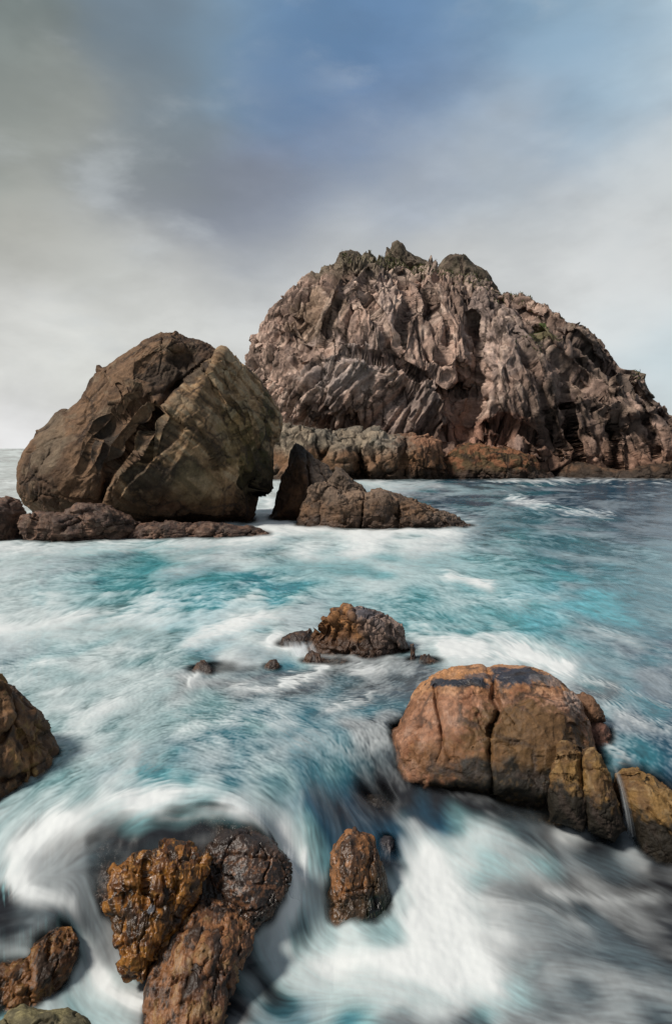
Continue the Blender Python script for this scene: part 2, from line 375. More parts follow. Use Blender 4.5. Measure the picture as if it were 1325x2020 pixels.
# ---- the big granite island
def col_island(i):
    px, py = i['px'], i['py']
    n = nz(i, (9, 9, 9)); n2 = nz(i, (2.2, 2.2, 2.8), 4, 3); n3 = nz(i, (1.2, 1.2, 5), 4, 6)
    c = mixc(c3(.42, .29, .23), c3(.21, .145, .115), sstep(n, .35, .68))
    c = mixc(c, c3(.33, .28, .26), sstep(i['cr'][:, 1], .55, .9)*.4)
    c = mixc(c, c3(.14, .10, .085), sstep(n3, .55, .75)*.75)
    c = mixc(c, c3(.56, .42, .34), sstep(n2, .58, .76)*.75)
    rt = sstep(px + (py-700)*.25, 960, 1130)          # browner, rougher right flank
    c = mixc(c, c3(.17, .125, .095), rt*sstep(n2, .25, .65)*.75)
    top = sstep(-py + n*40, -560, -500)
    c = mixc(c, c3(.14, .125, .08), top*.7)
    c = mixc(c, c3(.25, .13, .085), sstep(py + n2*90 - n*40, 850, 950)*.6*sstep(px, 560, 800))
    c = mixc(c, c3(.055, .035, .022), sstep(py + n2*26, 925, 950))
    c = blobs(i, c, [(950, 860, 80, 26, (.30, .14, .09), .5), (640, 650, 60, 55, (.25, .17, .10), .4), (700, 760, 80, 30, (.40, .36, .34), .35),
                     (1150, 665, 50, 20, (.25, .18, .13), .5), (1045, 668, 16, 7, (.06, .10, .02), .9), (1060, 685, 30, 9, (.09, .10, .03), .6)])
    c = c*(.84+.32*i['cr'][:, 2:3])*(.72+.56*i['cr2'][:, 2:3])
    return c, sstep(py + n2*20, 925, 950)*.7
def warp_island(P, px, py):
    # joints fan out from above the summit, the lower left slabs lean the other way
    bx, bz = px-800., -(py-200.)
    ang = np.arctan2(bx, -bz); r = np.hypot(bx, bz)
    u = ang*480/F*122; v = r/F*122
    lo = sstep((py-700) - (px-590)*.25, -10, 10)*(1-sstep(px, 860, 900))
    a = R(34); x, z = P[:, 0], P[:, 2]
    u2 = x*math.cos(a) - z*math.sin(a); v2 = -(x*math.sin(a)+z*math.cos(a))
    return [(np.stack([u, P[:, 1]*.9, v], -1), 1-lo), (np.stack([u2+300, P[:, 1]*.9, v2], -1), lo)]
ISL = [(483,730),(489,688),(500,662),(513,655),(525,652),(528,636),(558,603),(575,583),(590,567),(617,541),(640,530),(656,522),(669,503),(690,500),(718,508),(754,512),(790,514),(820,520),(852,527),
 (868,532),(894,535),(920,540),(940,546),(960,556),(982,574),(1005,584),(1028,590),(1060,597),(1077,595),(1096,610),(1113,620),(1145,629),(1165,649),(1185,678),(1217,714),(1243,730),(1273,737),(1269,757),
 (1289,786),(1315,798),(1325,815),(1380,845),(1440,890),(1500,960),(1480,985),(1200,990),(860,990),(560,985),(520,940),(535,880),(540,835),(530,800),(500,765)]
rel_isl = [
 ('step', [(540,690),(590,700),(640,722),(720,738),(780,748),(830,770),(880,778)], 60, 2.6),
 ('crease', [(590,700),(640,722),(700,737)], 3, 1.2), ('crease', [(700,737),(780,748),(830,770),(880,782),(925,790)], 5, 2.6),
 ('bump', 905, 805, 26, 50, -4.5), ('bump', 885, 790, 28, 14, -2.0), ('crease', [(925,660),(932,720),(928,790),(915,850)], 9, 3.5),
 ('bump', 1000, 760, 60, 110, 3.0), ('bump', 640, 800, 110, 60, 2.5),('bump', 730, 650, 90, 110, 3.0), ('crease', [(745,560),(735,620),(770,680),(790,740)], 6, 2.2),
 ('crease', [(860,560),(850,620),(880,680),(870,760)], 6, 2.0), ('crease', [(800,560),(815,640),(800,720)], 5, 1.8), ('crease', [(690,560),(700,610),(665,690)], 6, 1.2),
 ('crease', [(1000,600),(1040,690),(1100,760),(1160,800)], 8, 2.4), ('crease', [(1090,760),(1080,830),(1095,920)], 6, 2.6),('crease', [(1165,830),(1163,930)], 4, 2.4),
 ('crease', [(980,600),(990,680),(1040,800),(1060,900)], 6, 2.4), ('bump', 1120, 690, 80, 40, 2.0), ('crease', [(1020,620),(1110,690),(1200,760),(1290,850)], 7, 3.),
 ('bump', 1200, 800, 70, 45, 2.5), ('crease', [(560,640),(610,660),(640,700)], 5, 1.5), ('bump', 590, 670, 26, 16, 1.5), ('bump', 960, 900, 120, 22, 2.5),
 ('crease', [(870,860),(960,850),(1040,880)], 5, 1.6),('crease', [(1170,700),(1220,790),(1240,900)], 7, 2.4)]
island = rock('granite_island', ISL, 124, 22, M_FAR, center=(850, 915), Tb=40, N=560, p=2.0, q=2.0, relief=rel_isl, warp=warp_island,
 cellz=[((5.5, 11, 24), .30, .20, .10, 1), ((2.8, 5, 12), .50, .45, .12, 2), ((1.25, 2.6, 6.5), .60, .55, .17, 3), ((.62, 1.5, 2.6), .60, .50, .22, 4), ((.36, .8, .8), .5, .15, .2, 5)],
 fb=[((5, 5, 11), .35, 3, False), ((.9, .9, 2.2), .16, 3, True)], colf=col_island, seed=1,
 label='huge pinkish brown granite island with cracked domed face and jagged summit', cat='sea stack')
def col_peak(i):
    n = nz(i, (1.5, 1.5, 1.5)); c = mixc(c3(.15, .115, .085), c3(.085, .07, .048), sstep(n, .35, .65)); return c*(.8+.4*i['cr'][:, 2:3]), n*0
pk = dict(mat=M_FAR, N=70, colf=col_peak, parent=island, register=False, cellz=[((3, 3, 4), .16, .06, .1, 1), ((1.1, 1.1, 1.6), .3, .2, .15, 2)], fb=[((1.5, 1.5, 1.5), .16, 4, False)])
rock('peak', [(655,524),(662,510),(669,497),(680,492),(690,492),(703,497),(718,508),(727,522),(725,545),(665,545)], 126, 4, center=(690,520), seed=11, **pk)
rock('peak', [(748,514),(756,508),(760,486),(764,486),(768,492),(773,479),(783,474),(793,479),(800,492),(812,502),(836,512),(852,520),(850,545),(750,545)], 127, 4, center=(788,518), seed=12, **pk)
rock('peak', [(858,535),(868,520),(880,507),(894,497),(906,500),(917,505),(936,522),(959,535),(966,545),(969,553),(984,574),(975,600),(880,590)], 129, 5, center=(915,552), seed=13, **pk)
rock('peak', [(1243,740),(1252,731),(1273,737),(1270,748),(1276,765),(1289,784),(1260,790)], 126, 3, center=(1262,760), seed=14, **pk)

# ---- low knobbly shelf at the foot of the island
def col_shelf(i):
    n = nz(i, (3, 3, 3)); n2 = nz(i, (.9, .9, 1.2), 4, 3)
    c = mixc(c3(.25, .20, .145), c3(.13, .115, .09), sstep(n, .35, .62)); c = mixc(c, c3(.23, .20, .165), sstep(i['cr'][:, 1], .5, .9)*.6)
    c = mixc(c, c3(.27, .125, .07), sstep(i['px'] + n2*90, 800, 880)*.8); c = mixc(c, c3(.21, .105, .05), sstep(i['py'] + n*30, 890, 925)*.8)
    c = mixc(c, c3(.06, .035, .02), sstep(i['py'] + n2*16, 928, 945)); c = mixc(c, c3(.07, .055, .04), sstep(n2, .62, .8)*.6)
    return c*(.8+.4*i['cr'][:, 2:3]), sstep(i['py'] + n2*20, 920, 942)*.6
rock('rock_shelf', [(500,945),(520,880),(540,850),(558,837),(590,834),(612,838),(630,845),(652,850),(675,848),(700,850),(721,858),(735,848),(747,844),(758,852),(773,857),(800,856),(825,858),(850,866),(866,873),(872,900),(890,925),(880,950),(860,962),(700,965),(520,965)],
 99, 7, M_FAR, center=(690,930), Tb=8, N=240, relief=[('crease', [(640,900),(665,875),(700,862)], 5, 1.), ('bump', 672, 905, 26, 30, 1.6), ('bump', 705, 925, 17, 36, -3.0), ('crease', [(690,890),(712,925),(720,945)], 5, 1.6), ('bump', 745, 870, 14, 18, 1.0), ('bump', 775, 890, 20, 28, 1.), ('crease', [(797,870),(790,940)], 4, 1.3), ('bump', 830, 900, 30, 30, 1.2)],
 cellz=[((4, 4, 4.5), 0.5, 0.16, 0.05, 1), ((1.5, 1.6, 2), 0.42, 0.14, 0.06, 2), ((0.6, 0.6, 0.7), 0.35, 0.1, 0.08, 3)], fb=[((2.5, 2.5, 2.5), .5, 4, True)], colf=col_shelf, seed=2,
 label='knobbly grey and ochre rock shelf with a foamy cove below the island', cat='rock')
rock('rock_shelf', [(840,938),(868,908),(890,890),(905,880),(940,876),(975,880),(1012,888),(1048,902),(1070,925),(1086,945),(1080,968),(860,968)],
 100, 5, M_FAR, center=(960,935), Tb=8, N=170, cellz=[((2.6, 3, 2.2), 0.5, 0.16, 0.05, 1), ((1, 1.2, 1), 0.42, 0.14, 0.06, 2)], fb=[((2, 2, 2), .4, 4, True)], colf=lambda i: (mixc(mixc(c3(.22, .10, .05), c3(.09, .06, .03), sstep(nz(i, (1.5, 1.5, 1)), .4, .6)), c3(.05, .03, .02), sstep(i['py']+nz(i, (1, 1, 1))*16, 928, 945)), sstep(i['py'], 915, 940)*.6), seed=3,
 label='dark rust brown ledge at the waterline under the island cave', cat='rock')
rock('rock_shelf', [(1085,946),(1100,922),(1130,915),(1180,925),(1235,930),(1270,922),(1330,915),(1400,925),(1440,960),(1300,968),(1090,968)],
 101, 4, M_FAR, center=(1230,948), Tb=8, N=150, cellz=[((3, 3, 1.6), 0.5, 0.16, 0.05, 1), ((1, 1.2, 0.8), 0.42, 0.14, 0.06, 2)], fb=[((2, 2, 2), .4, 4, True)], colf=lambda i: (mixc(c3(.15, .085, .05), c3(.05, .035, .025), sstep(i['py']+nz(i, (1.5, 1.5, 1))*40, 930, 955)), sstep(i['py'], 925, 942)*.6), seed=4,
 label='long low dark ledge under the right end of the island', cat='rock')

# ---- the split boulder on the left
def col_split(i):
    px, py = i['px'], i['py']; n = nz(i, (3, 3, 3)); n2 = nz(i, (1.3, .9, .5), 5, 3); n3 = nz(i, (.5, .5, .5), 4, 5)
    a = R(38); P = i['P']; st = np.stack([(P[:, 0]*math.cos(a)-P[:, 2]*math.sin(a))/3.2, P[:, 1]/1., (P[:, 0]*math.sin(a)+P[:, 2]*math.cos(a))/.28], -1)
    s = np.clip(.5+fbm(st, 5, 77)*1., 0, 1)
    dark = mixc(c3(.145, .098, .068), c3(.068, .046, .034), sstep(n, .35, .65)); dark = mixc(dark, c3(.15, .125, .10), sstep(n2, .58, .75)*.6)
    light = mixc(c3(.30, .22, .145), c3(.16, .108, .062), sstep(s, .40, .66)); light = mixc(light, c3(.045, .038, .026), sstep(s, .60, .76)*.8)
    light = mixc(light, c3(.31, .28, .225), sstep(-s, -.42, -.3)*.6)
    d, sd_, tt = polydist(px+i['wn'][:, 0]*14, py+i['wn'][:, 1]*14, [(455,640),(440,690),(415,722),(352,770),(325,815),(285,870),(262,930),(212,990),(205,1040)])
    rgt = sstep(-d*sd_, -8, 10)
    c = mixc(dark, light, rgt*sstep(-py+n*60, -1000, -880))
    c = mixc(c, dark, sstep(n, .45, .7)*.3)
    c = blobs(i, c, [(300, 940, 45, 32, (.03, .026, .022), .85), (365, 925, 30, 20, (.03, .027, .022), .8), (220, 885, 18, 45, (.035, .035, .035), .8), (320, 860, 26, 30, (.05, .05, .05), .6),
       (345, 745, 70, 36, (.04, .032, .027), .85), (505, 930, 38, 70, (.018, .02, .012), .85), (520, 850, 16, 60, (.05, .055, .025), .5), (460, 870, 40, 70, (.13, .115, .05), .35), (380, 960, 40, 40, (.20, .17, .11), .4), (335, 990, 28, 12, (.15, .085, .06), .8), (420, 1000, 80, 22, (.085, .05, .022), .7), (110, 880, 25, 60, (.16, .145, .12), .4)])
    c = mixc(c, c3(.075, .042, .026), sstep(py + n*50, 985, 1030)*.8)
    c = c*(.8+.4*n3[:, None])*c3(1.16, 1.02, .84)
    return c, .1+.35*sstep(py+n*40, 1000, 1040)
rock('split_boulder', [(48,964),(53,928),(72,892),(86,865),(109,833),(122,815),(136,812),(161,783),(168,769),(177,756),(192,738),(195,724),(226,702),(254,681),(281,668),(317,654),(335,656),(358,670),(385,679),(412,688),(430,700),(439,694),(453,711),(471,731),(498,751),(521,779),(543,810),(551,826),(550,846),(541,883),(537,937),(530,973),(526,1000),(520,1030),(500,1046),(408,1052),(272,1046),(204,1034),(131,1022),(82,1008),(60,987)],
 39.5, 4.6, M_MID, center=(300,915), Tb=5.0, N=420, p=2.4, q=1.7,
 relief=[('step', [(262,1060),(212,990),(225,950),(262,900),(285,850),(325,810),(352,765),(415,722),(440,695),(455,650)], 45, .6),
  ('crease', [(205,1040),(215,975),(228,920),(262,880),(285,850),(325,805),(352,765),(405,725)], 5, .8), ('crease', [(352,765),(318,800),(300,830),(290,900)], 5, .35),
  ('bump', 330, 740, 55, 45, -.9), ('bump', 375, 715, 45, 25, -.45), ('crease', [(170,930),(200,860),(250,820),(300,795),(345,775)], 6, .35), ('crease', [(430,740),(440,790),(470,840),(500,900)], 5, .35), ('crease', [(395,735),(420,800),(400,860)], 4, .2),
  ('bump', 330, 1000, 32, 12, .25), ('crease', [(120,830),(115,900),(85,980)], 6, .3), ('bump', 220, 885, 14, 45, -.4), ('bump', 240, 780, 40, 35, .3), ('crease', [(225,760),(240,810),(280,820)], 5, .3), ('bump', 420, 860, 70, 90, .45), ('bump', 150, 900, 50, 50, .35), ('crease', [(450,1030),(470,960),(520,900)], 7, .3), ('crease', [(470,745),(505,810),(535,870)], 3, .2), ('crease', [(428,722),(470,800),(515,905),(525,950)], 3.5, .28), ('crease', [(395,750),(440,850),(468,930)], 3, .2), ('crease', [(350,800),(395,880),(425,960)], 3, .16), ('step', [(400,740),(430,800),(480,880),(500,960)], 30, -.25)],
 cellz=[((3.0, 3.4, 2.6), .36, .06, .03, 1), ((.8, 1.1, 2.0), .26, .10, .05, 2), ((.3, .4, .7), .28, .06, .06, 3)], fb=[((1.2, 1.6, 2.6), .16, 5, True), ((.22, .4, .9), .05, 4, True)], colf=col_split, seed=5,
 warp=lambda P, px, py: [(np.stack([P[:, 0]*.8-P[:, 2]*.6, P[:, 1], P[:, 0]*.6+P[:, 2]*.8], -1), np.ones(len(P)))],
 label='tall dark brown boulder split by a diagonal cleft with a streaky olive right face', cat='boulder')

# ---- leaning slab, wedge and low ridge right of it
def col_ridge(i):
    n = nz(i, (1.2, 1.2, 1.2)); n2 = nz(i, (.35, .35, .35), 5, 3); py = i['py']
    c = mixc(c3(.155, .09, .052), c3(.085, .05, .03), sstep(n, .35, .65)); c = mixc(c, c3(.24, .19, .15), sstep(-py+n2*26, -1000, -960)*.35+sstep(i['px']+n*60, 830, 900)*.4)
    c = mixc(c, c3(.035, .024, .018), sstep(n2, .6, .78)*.7); c = mixc(c, c3(.04, .022, .014), sstep(py+n*20, 1020, 1045)*.8)
    return c*(.8+.4*i['cr'][:, 2:3]), .2+.5*sstep(py+n*20, 1010, 1040)
def col_slab(i):
    n = nz(i, (1.2, 1.2, 1.6)); n2 = nz(i, (.3, .3, .3), 4, 3)
    c = mixc(c3(.052, .027, .014), c3(.10, .048, .022), sstep(n, .35, .65)); c = mixc(c, c3(.012, .011, .010), sstep(-i['py']+n2*26, -905, -885)*.9)
    rg = sstep(i['px']+n2*12-(i['py']-880)*.05, 606, 622); c = mixc(c, c3(.17, .125, .095), rg*.9); return c*(.75+.5*n2[:, None]), .25+n*0
rock('leaning_slab', [(533,1025),(541,1000),(556,955),(569,916),(575,886),(582,872),(589,876),(596,880),(604,888),(612,894),(622,906),(632,915),(648,922),(658,935),(668,950),(686,975),(700,1010),(690,1035),(600,1040)],
 41.5, 1.6, M_MID, center=(612,985), Tb=2.5, N=190, p=1.6, q=1.4, relief=[('step', [(600,870),(606,930),(612,985),(600,1040)], 60, .5), ('crease', [(605,890),(612,960)], 3, .35), ('crease', [(620,910),(640,950),(652,985)], 3, .3)],
 cellz=[((1.3, 1.3, 1.8), .18, 0.06, 0.05, 1), ((0.45, 0.45, 0.6), .30, 0.12, 0.08, 2), ((.18, .18, .2), .35, .1, .12, 3)], fb=[((.8, .8, .8), .10, 5, True)], colf=col_slab, seed=6,
 label='pointed dark brown slab leaning up between the split boulder and the low ridge', cat='rock')
rock('rock_wedge', [(640,985),(648,950),(656,935),(663,923),(672,926),(684,936),(696,948),(712,963),(722,985),(715,1010),(650,1010)],
 38.7, 1.2, M_MID, center=(680,975), N=110, cellz=[((1, 1, 1.3), 0.5, 0.16, 0.05, 1), ((0.4, 0.4, 0.4), 0.42, 0.14, 0.06, 2)], fb=[((.7, .7, .7), .09, 5, True)], colf=lambda i: (lambda c, w: (c*.8, w))(*col_ridge(i)), seed=7,
 label='small dark wedge of rock sticking up behind the low ridge', cat='rock')
rock('low_ridge', [(588,1035),(594,1010),(602,985),(610,962),(622,950),(640,947),(655,958),(667,964),(690,962),(712,965),(724,970),(743,970),(767,973),(782,979),(795,985),(806,989),(830,996),(851,1000),(868,1007),(896,1016),(915,1028),(930,1042),(905,1056),(800,1062),(650,1058),(592,1050)],
 37.6, 1.7, M_MID, center=(730,1035), Tb=2.2, N=260, p=1.9, q=1.7,
 relief=[('crease', [(716,966),(718,990),(708,1040)], 2, .35), ('crease', [(782,978),(784,1010),(780,1045)], 2.2, .3), ('crease', [(628,965),(636,1000),(632,1030)], 3, .3), ('crease', [(600,1010),(625,990),(650,965)], 3, .2), ('crease', [(842,1000),(862,1020),(880,1040)], 3, .35), ('bump', 680, 1000, 28, 24, .3), ('bump', 748, 1000, 26, 24, .3), ('bump', 815, 1015, 24, 18, .2)],
 cellz=[((1.5, 1.4, 1.0), .26, 0.10, 0.06, 1), ((0.5, 0.5, 0.4), .40, 0.16, 0.10, 2), ((.2, .2, .16), .4, .1, .12, 3)], fb=[((1., 1., 1.), .12, 5, True), ((.3, .3, .3), .035, 3, False)], colf=col_ridge, seed=8,
 label='low jagged brown ridge tapering into the water right of the leaning slab', cat='rock')

# ---- low wet rocks under the split boulder
def col_low(i):
    n = nz(i, (.9, .9, .9)); n2 = nz(i, (.3, .3, .2), 5, 3); c = mixc(c3(.145, .082, .055), c3(.075, .042, .03), sstep(n, .38, .62)); c = mixc(c, c3(.025, .018, .015), sstep(n2, .58, .75)*.75)
    c = mixc(c, c3(.22, .16, .12), sstep(-n2, -.42, -.3)*.35); return c*(.8+.4*i['cr'][:, 2:3]), .35+.3*n
lw = dict(mat=M_MID, colf=col_low, cellz=[((1.3, 1.1, .7), .5, 0.2, 0.08, 1), ((0.5, 0.5, 0.22), 0.6, 0.2, 0.12, 2)], fb=[((.9, .8, .4), .07, 5, True)], cat='rock')
rock('wet_rock', [(-190,1030),(-120,975),(-50,968),(0,982),(22,981),(38,988),(48,1005),(52,1040),(46,1075),(20,1092),(-150,1092)], 32, 1.6, center=(-60,1050), Tb=2, N=130, seed=15, label='dark reddish rock cut off by the left edge below the split boulder', **lw)
rock('wet_rock', [(34,1040),(43,1019),(60,1014),(90,1014),(127,1013),(138,1004),(150,997),(165,993),(181,992),(204,995),(226,1004),(254,1017),(276,1032),(270,1050),(245,1070),(190,1085),(90,1085),(46,1075)], 32.3, 1.1, center=(165,1050), Tb=2.2, N=190, seed=16,
 relief=[('bump', 205, 1025, 30, 20, .35), ('crease', [(140,1005),(160,1030),(120,1045)], 5, .25), ('crease', [(70,1020),(60,1060)], 4, .25), ('bump', 175, 1012, 16, 9, -.25)], label='rounded brown rock hump in front of the split boulder, second from the left edge', **lw)
rock('wet_rock', [(248,1072),(262,1048),(275,1035),(300,1029),(340,1027),(372,1031),(395,1037),(402,1055),(380,1072),(300,1082)], 33.0, .9, center=(325,1056), Tb=1.6, N=120, seed=17, label='flat dark wet rock below the split boulder, just right of the rounded hump', **lw)
rock('wet_rock', [(348,1062),(360,1042),(385,1033),(415,1030),(440,1036),(470,1038),(495,1036),(516,1043),(534,1055),(530,1068),(440,1075),(360,1076)], 33.3, .8, center=(440,1056), Tb=1.5, N=130, seed=18, relief=[('crease', [(435,1036),(415,1062)], 4, .25)], label='flat dark wet rock below the right corner of the split boulder', **lw)

# ---- rock group in the middle of the channel
def col_midrock(i):
    n = nz(i, (.3, .3, .3)); n2 = nz(i, (.1, .1, .1), 5, 3); px, py = i['px'], i['py']
    c = mixc(c3(.24, .115, .045), c3(.12, .055, .022), sstep(n, .35, .62)); c = mixc(c, c3(.20, .15, .13), sstep(px+(py-1230)*-.5+n*20, 700, 730)*.85)
    c = blobs(i, c, [(722, 1212, 24, 14, (.05, .055, .07), .8), (745, 1232, 12, 8, (.05, .05, .055), .6)]); c = mixc(c, c3(.028, .02, .016), sstep(n2, .6, .76)*.6)
    c = mixc(c, c3(.04, .022, .014), sstep(py+n*22, 1260, 1285)*.85); return c*(.8+.4*i['cr'][:, 2:3]), .2+.5*sstep(py+n*20, 1250, 1290)
rock('channel_rock', [(606,1330),(606,1290),(611,1272),(619,1253),(627,1243),(628,1223),(629,1213),(653,1205),(672,1200),(678,1192),(687,1190),(697,1198),(716,1195),(737,1200),(750,1207),(763,1214),(780,1225),(792,1231),(796,1247),(797,1268),(805,1295),(810,1325),(760,1345),(650,1345)],
 14.3, .62, M_NEAR, center=(706,1280), Tb=.7, N=260, p=2.2, q=1.9,
 relief=[('step', [(611,1240),(640,1245),(665,1215),(688,1212),(702,1228),(740,1232),(770,1262),(800,1290)], 70, -.16), ('crease', [(697,1198),(702,1225)], 3, .12), ('crease', [(690,1210),(668,1240),(660,1270)], 4, .1), ('bump', 700, 1262, 55, 22, -.12), ('crease', [(765,1216),(772,1250),(785,1290)], 4, .1), ('crease', [(640,1215),(645,1250),(620,1280)], 4, .07)],
 cellz=[((0.55, 0.5, 0.45), 0.5, 0.16, 0.05, 1), ((0.17, 0.17, 0.15), 0.42, 0.14, 0.06, 2)], fb=[((.3, .3, .3), .035, 5, True), ((.08, .08, .08), .01, 3, False)], colf=col_midrock, seed=20,
 label='craggy orange brown rock with a peaked top standing alone in the middle of the channel', cat='rock')
def col_dk(i):
    n = nz(i, (.2, .2, .2)); n2 = nz(i, (.06, .06, .06), 4, 3); c = mixc(c3(.075, .042, .026), c3(.03, .02, .016), sstep(n, .35, .62)); return c*(.7+.6*n2[:, None]), .55+.2*n
sm = dict(mat=M_NEAR, colf=col_dk, N=80, cellz=[((0.2, 0.2, 0.2), 0.5, 0.16, 0.05, 1)], fb=[((.1, .1, .1), .015, 4, True)], cat='rock')
rock('wet_rock', [(594,1330),(597,1305),(604,1290),(615,1284),(630,1290),(634,1305),(650,1310),(690,1318),(690,1340),(600,1345)], 13.5, .2, center=(635,1322), seed=21, label='small dark wet rock at the left foot of the craggy channel rock', **sm)
rock('wet_rock', [(521,1335),(524,1314),(532,1304),(543,1303),(549,1312),(552,1335),(535,1345)], 13.1, .13, center=(536,1324), seed=22, label='tiny dark rock poking out left of the channel rock', **sm)
rock('wet_rock', [(805,1330),(807,1290),(809,1271),(815,1270),(821,1280),(823,1310),(824,1335)], 13.6, .10, center=(814,1312), seed=23, label='thin upright dark rock just right of the channel rock', **sm)
rock('wet_rock', [(820,1330),(826,1290),(838,1284),(852,1296),(866,1305),(872,1325),(860,1345),(825,1345)], 13.5, .2, center=(844,1325), seed=24, label='low dark wet rock between the channel rock and the big cracked boulder', **sm)
rock('wet_rock', [(545,1300),(556,1258),(580,1246),(612,1240),(625,1262),(625,1300),(590,1312)], 14.8, .4, center=(590,1285), seed=25, label='flat ledge with water spilling over it behind the tiny rock', **sm)
rock('wet_rock', [(365,1360),(376,1322),(388,1306),(402,1302),(420,1318),(450,1328),(500,1338),(520,1352),(480,1375),(380,1380)], 13.05, .3, center=(440,1352), seed=26, label='brown rock awash under the foam left of the tiny dark rock', **sm)

# ---- the big cracked boulder on the right
def col_big(i):
    px, py = i['px'], i['py']; n = nz(i, (.7, .7, .7)); n2 = nz(i, (.22, .22, .22), 5, 3); n3 = nz(i, (.06, .06, .06), 4, 6)
    c = mixc(c3(.27, .135, .078), c3(.18, .082, .040), sstep(n, .38, .62)); c = mixc(c, c3(.38, .23, .16), sstep(n2, .58, .75)*.6)
    c = mixc(c, c3(.17, .065, .028), sstep(-n2, -.42, -.30)*.5)
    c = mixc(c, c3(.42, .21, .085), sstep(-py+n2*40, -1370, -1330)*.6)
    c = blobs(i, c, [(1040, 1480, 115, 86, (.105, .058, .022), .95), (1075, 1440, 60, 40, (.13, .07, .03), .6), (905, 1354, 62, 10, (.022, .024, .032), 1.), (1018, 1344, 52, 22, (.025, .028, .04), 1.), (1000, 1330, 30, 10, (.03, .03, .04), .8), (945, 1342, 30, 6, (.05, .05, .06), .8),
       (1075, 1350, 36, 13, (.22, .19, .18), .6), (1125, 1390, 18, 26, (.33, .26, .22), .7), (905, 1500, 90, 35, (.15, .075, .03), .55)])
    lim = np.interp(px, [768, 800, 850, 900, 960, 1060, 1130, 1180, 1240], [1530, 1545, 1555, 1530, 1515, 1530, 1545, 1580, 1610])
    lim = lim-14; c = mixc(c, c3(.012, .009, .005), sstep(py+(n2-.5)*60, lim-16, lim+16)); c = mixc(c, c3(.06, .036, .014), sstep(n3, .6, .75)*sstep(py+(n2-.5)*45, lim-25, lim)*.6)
    return c*(.70+.60*n3[:, None]), .35+.3*n2+.6*np.exp(-((px-960)/110)**4)*sstep(-py+n2*16, -1368, -1350)*.6
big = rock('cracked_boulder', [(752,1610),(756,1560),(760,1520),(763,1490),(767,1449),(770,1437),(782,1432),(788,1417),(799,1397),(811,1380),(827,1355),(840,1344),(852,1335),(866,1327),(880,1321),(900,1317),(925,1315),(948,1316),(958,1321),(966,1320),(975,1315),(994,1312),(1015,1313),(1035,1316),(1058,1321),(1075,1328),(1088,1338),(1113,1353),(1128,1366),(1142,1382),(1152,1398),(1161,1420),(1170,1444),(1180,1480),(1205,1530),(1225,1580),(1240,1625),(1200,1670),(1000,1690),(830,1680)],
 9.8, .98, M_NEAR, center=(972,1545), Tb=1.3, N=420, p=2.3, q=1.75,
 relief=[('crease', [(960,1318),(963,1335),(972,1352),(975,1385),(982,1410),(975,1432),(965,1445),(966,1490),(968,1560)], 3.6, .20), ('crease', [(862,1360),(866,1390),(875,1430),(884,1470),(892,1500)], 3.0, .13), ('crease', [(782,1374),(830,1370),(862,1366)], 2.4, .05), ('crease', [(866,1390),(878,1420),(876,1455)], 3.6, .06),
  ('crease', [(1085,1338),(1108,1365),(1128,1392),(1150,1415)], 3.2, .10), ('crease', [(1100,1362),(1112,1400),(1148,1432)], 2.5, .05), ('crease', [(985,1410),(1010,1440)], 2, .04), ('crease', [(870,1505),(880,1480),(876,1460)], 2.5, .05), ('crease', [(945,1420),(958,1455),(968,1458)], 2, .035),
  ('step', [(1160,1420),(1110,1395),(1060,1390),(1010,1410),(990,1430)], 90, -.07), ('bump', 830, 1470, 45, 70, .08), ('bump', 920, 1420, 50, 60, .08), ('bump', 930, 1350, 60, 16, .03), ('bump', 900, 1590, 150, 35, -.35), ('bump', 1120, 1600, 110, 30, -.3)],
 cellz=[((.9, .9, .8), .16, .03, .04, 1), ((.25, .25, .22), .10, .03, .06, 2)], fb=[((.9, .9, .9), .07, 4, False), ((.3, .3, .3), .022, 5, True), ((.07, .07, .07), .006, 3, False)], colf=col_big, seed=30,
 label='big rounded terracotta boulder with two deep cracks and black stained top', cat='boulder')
def col_lump(i):
    n = nz(i, (.3, .3, .3)); n2 = nz(i, (.1, .1, .1), 5, 3); c = mixc(c3(.20, .115, .038), c3(.12, .065, .025), sstep(n, .35, .62)); c = mixc(c, c3(.27, .19, .10), sstep(n2, .58, .75)*.4)
    lim = 1590+0*n; c = mixc(c, c3(.012, .009, .005), sstep(i['py']+(n2-.5)*45-(i['px']-1100)*.35, 1535, 1565)); return c*(.78+.44*n2[:, None]), .2+n*.2
lp = dict(mat=M_NEAR, cat='rock', cellz=[((.4, .4, .4), .22, .05, .05, 1), ((.12, .12, .12), .12, .03, .06, 2)], fb=[((.3, .3, .3), .03, 4, False), ((.1, .1, .1), .01, 4, True)])
rock('rounded_rock', [(1136,1372),(1150,1366),(1168,1374),(1180,1388),(1190,1404),(1193,1422),(1180,1428),(1158,1430),(1140,1410)], 10.3, .22, center=(1165,1402), N=90, colf=lambda i: (c3(.15, .08, .045)*(.6+.8*nz(i, (.15, .15, .15))[:, None]), .2+0*i['px']), seed=31, label='small rounded brown rock at the right shoulder of the cracked boulder', **lp)
rock('rounded_rock', [(1150,1440),(1158,1428),(1176,1424),(1195,1430),(1207,1450),(1208,1475),(1200,1492),(1180,1500),(1158,1490)], 10.1, .26, center=(1180,1462), N=90, colf=lambda i: (c3(.14, .07, .05)*(.6+.8*nz(i, (.15, .15, .15))[:, None]), .2+0*i['px']), seed=32, label='small reddish rounded rock just above the waterline beside the cracked boulder', **lp)
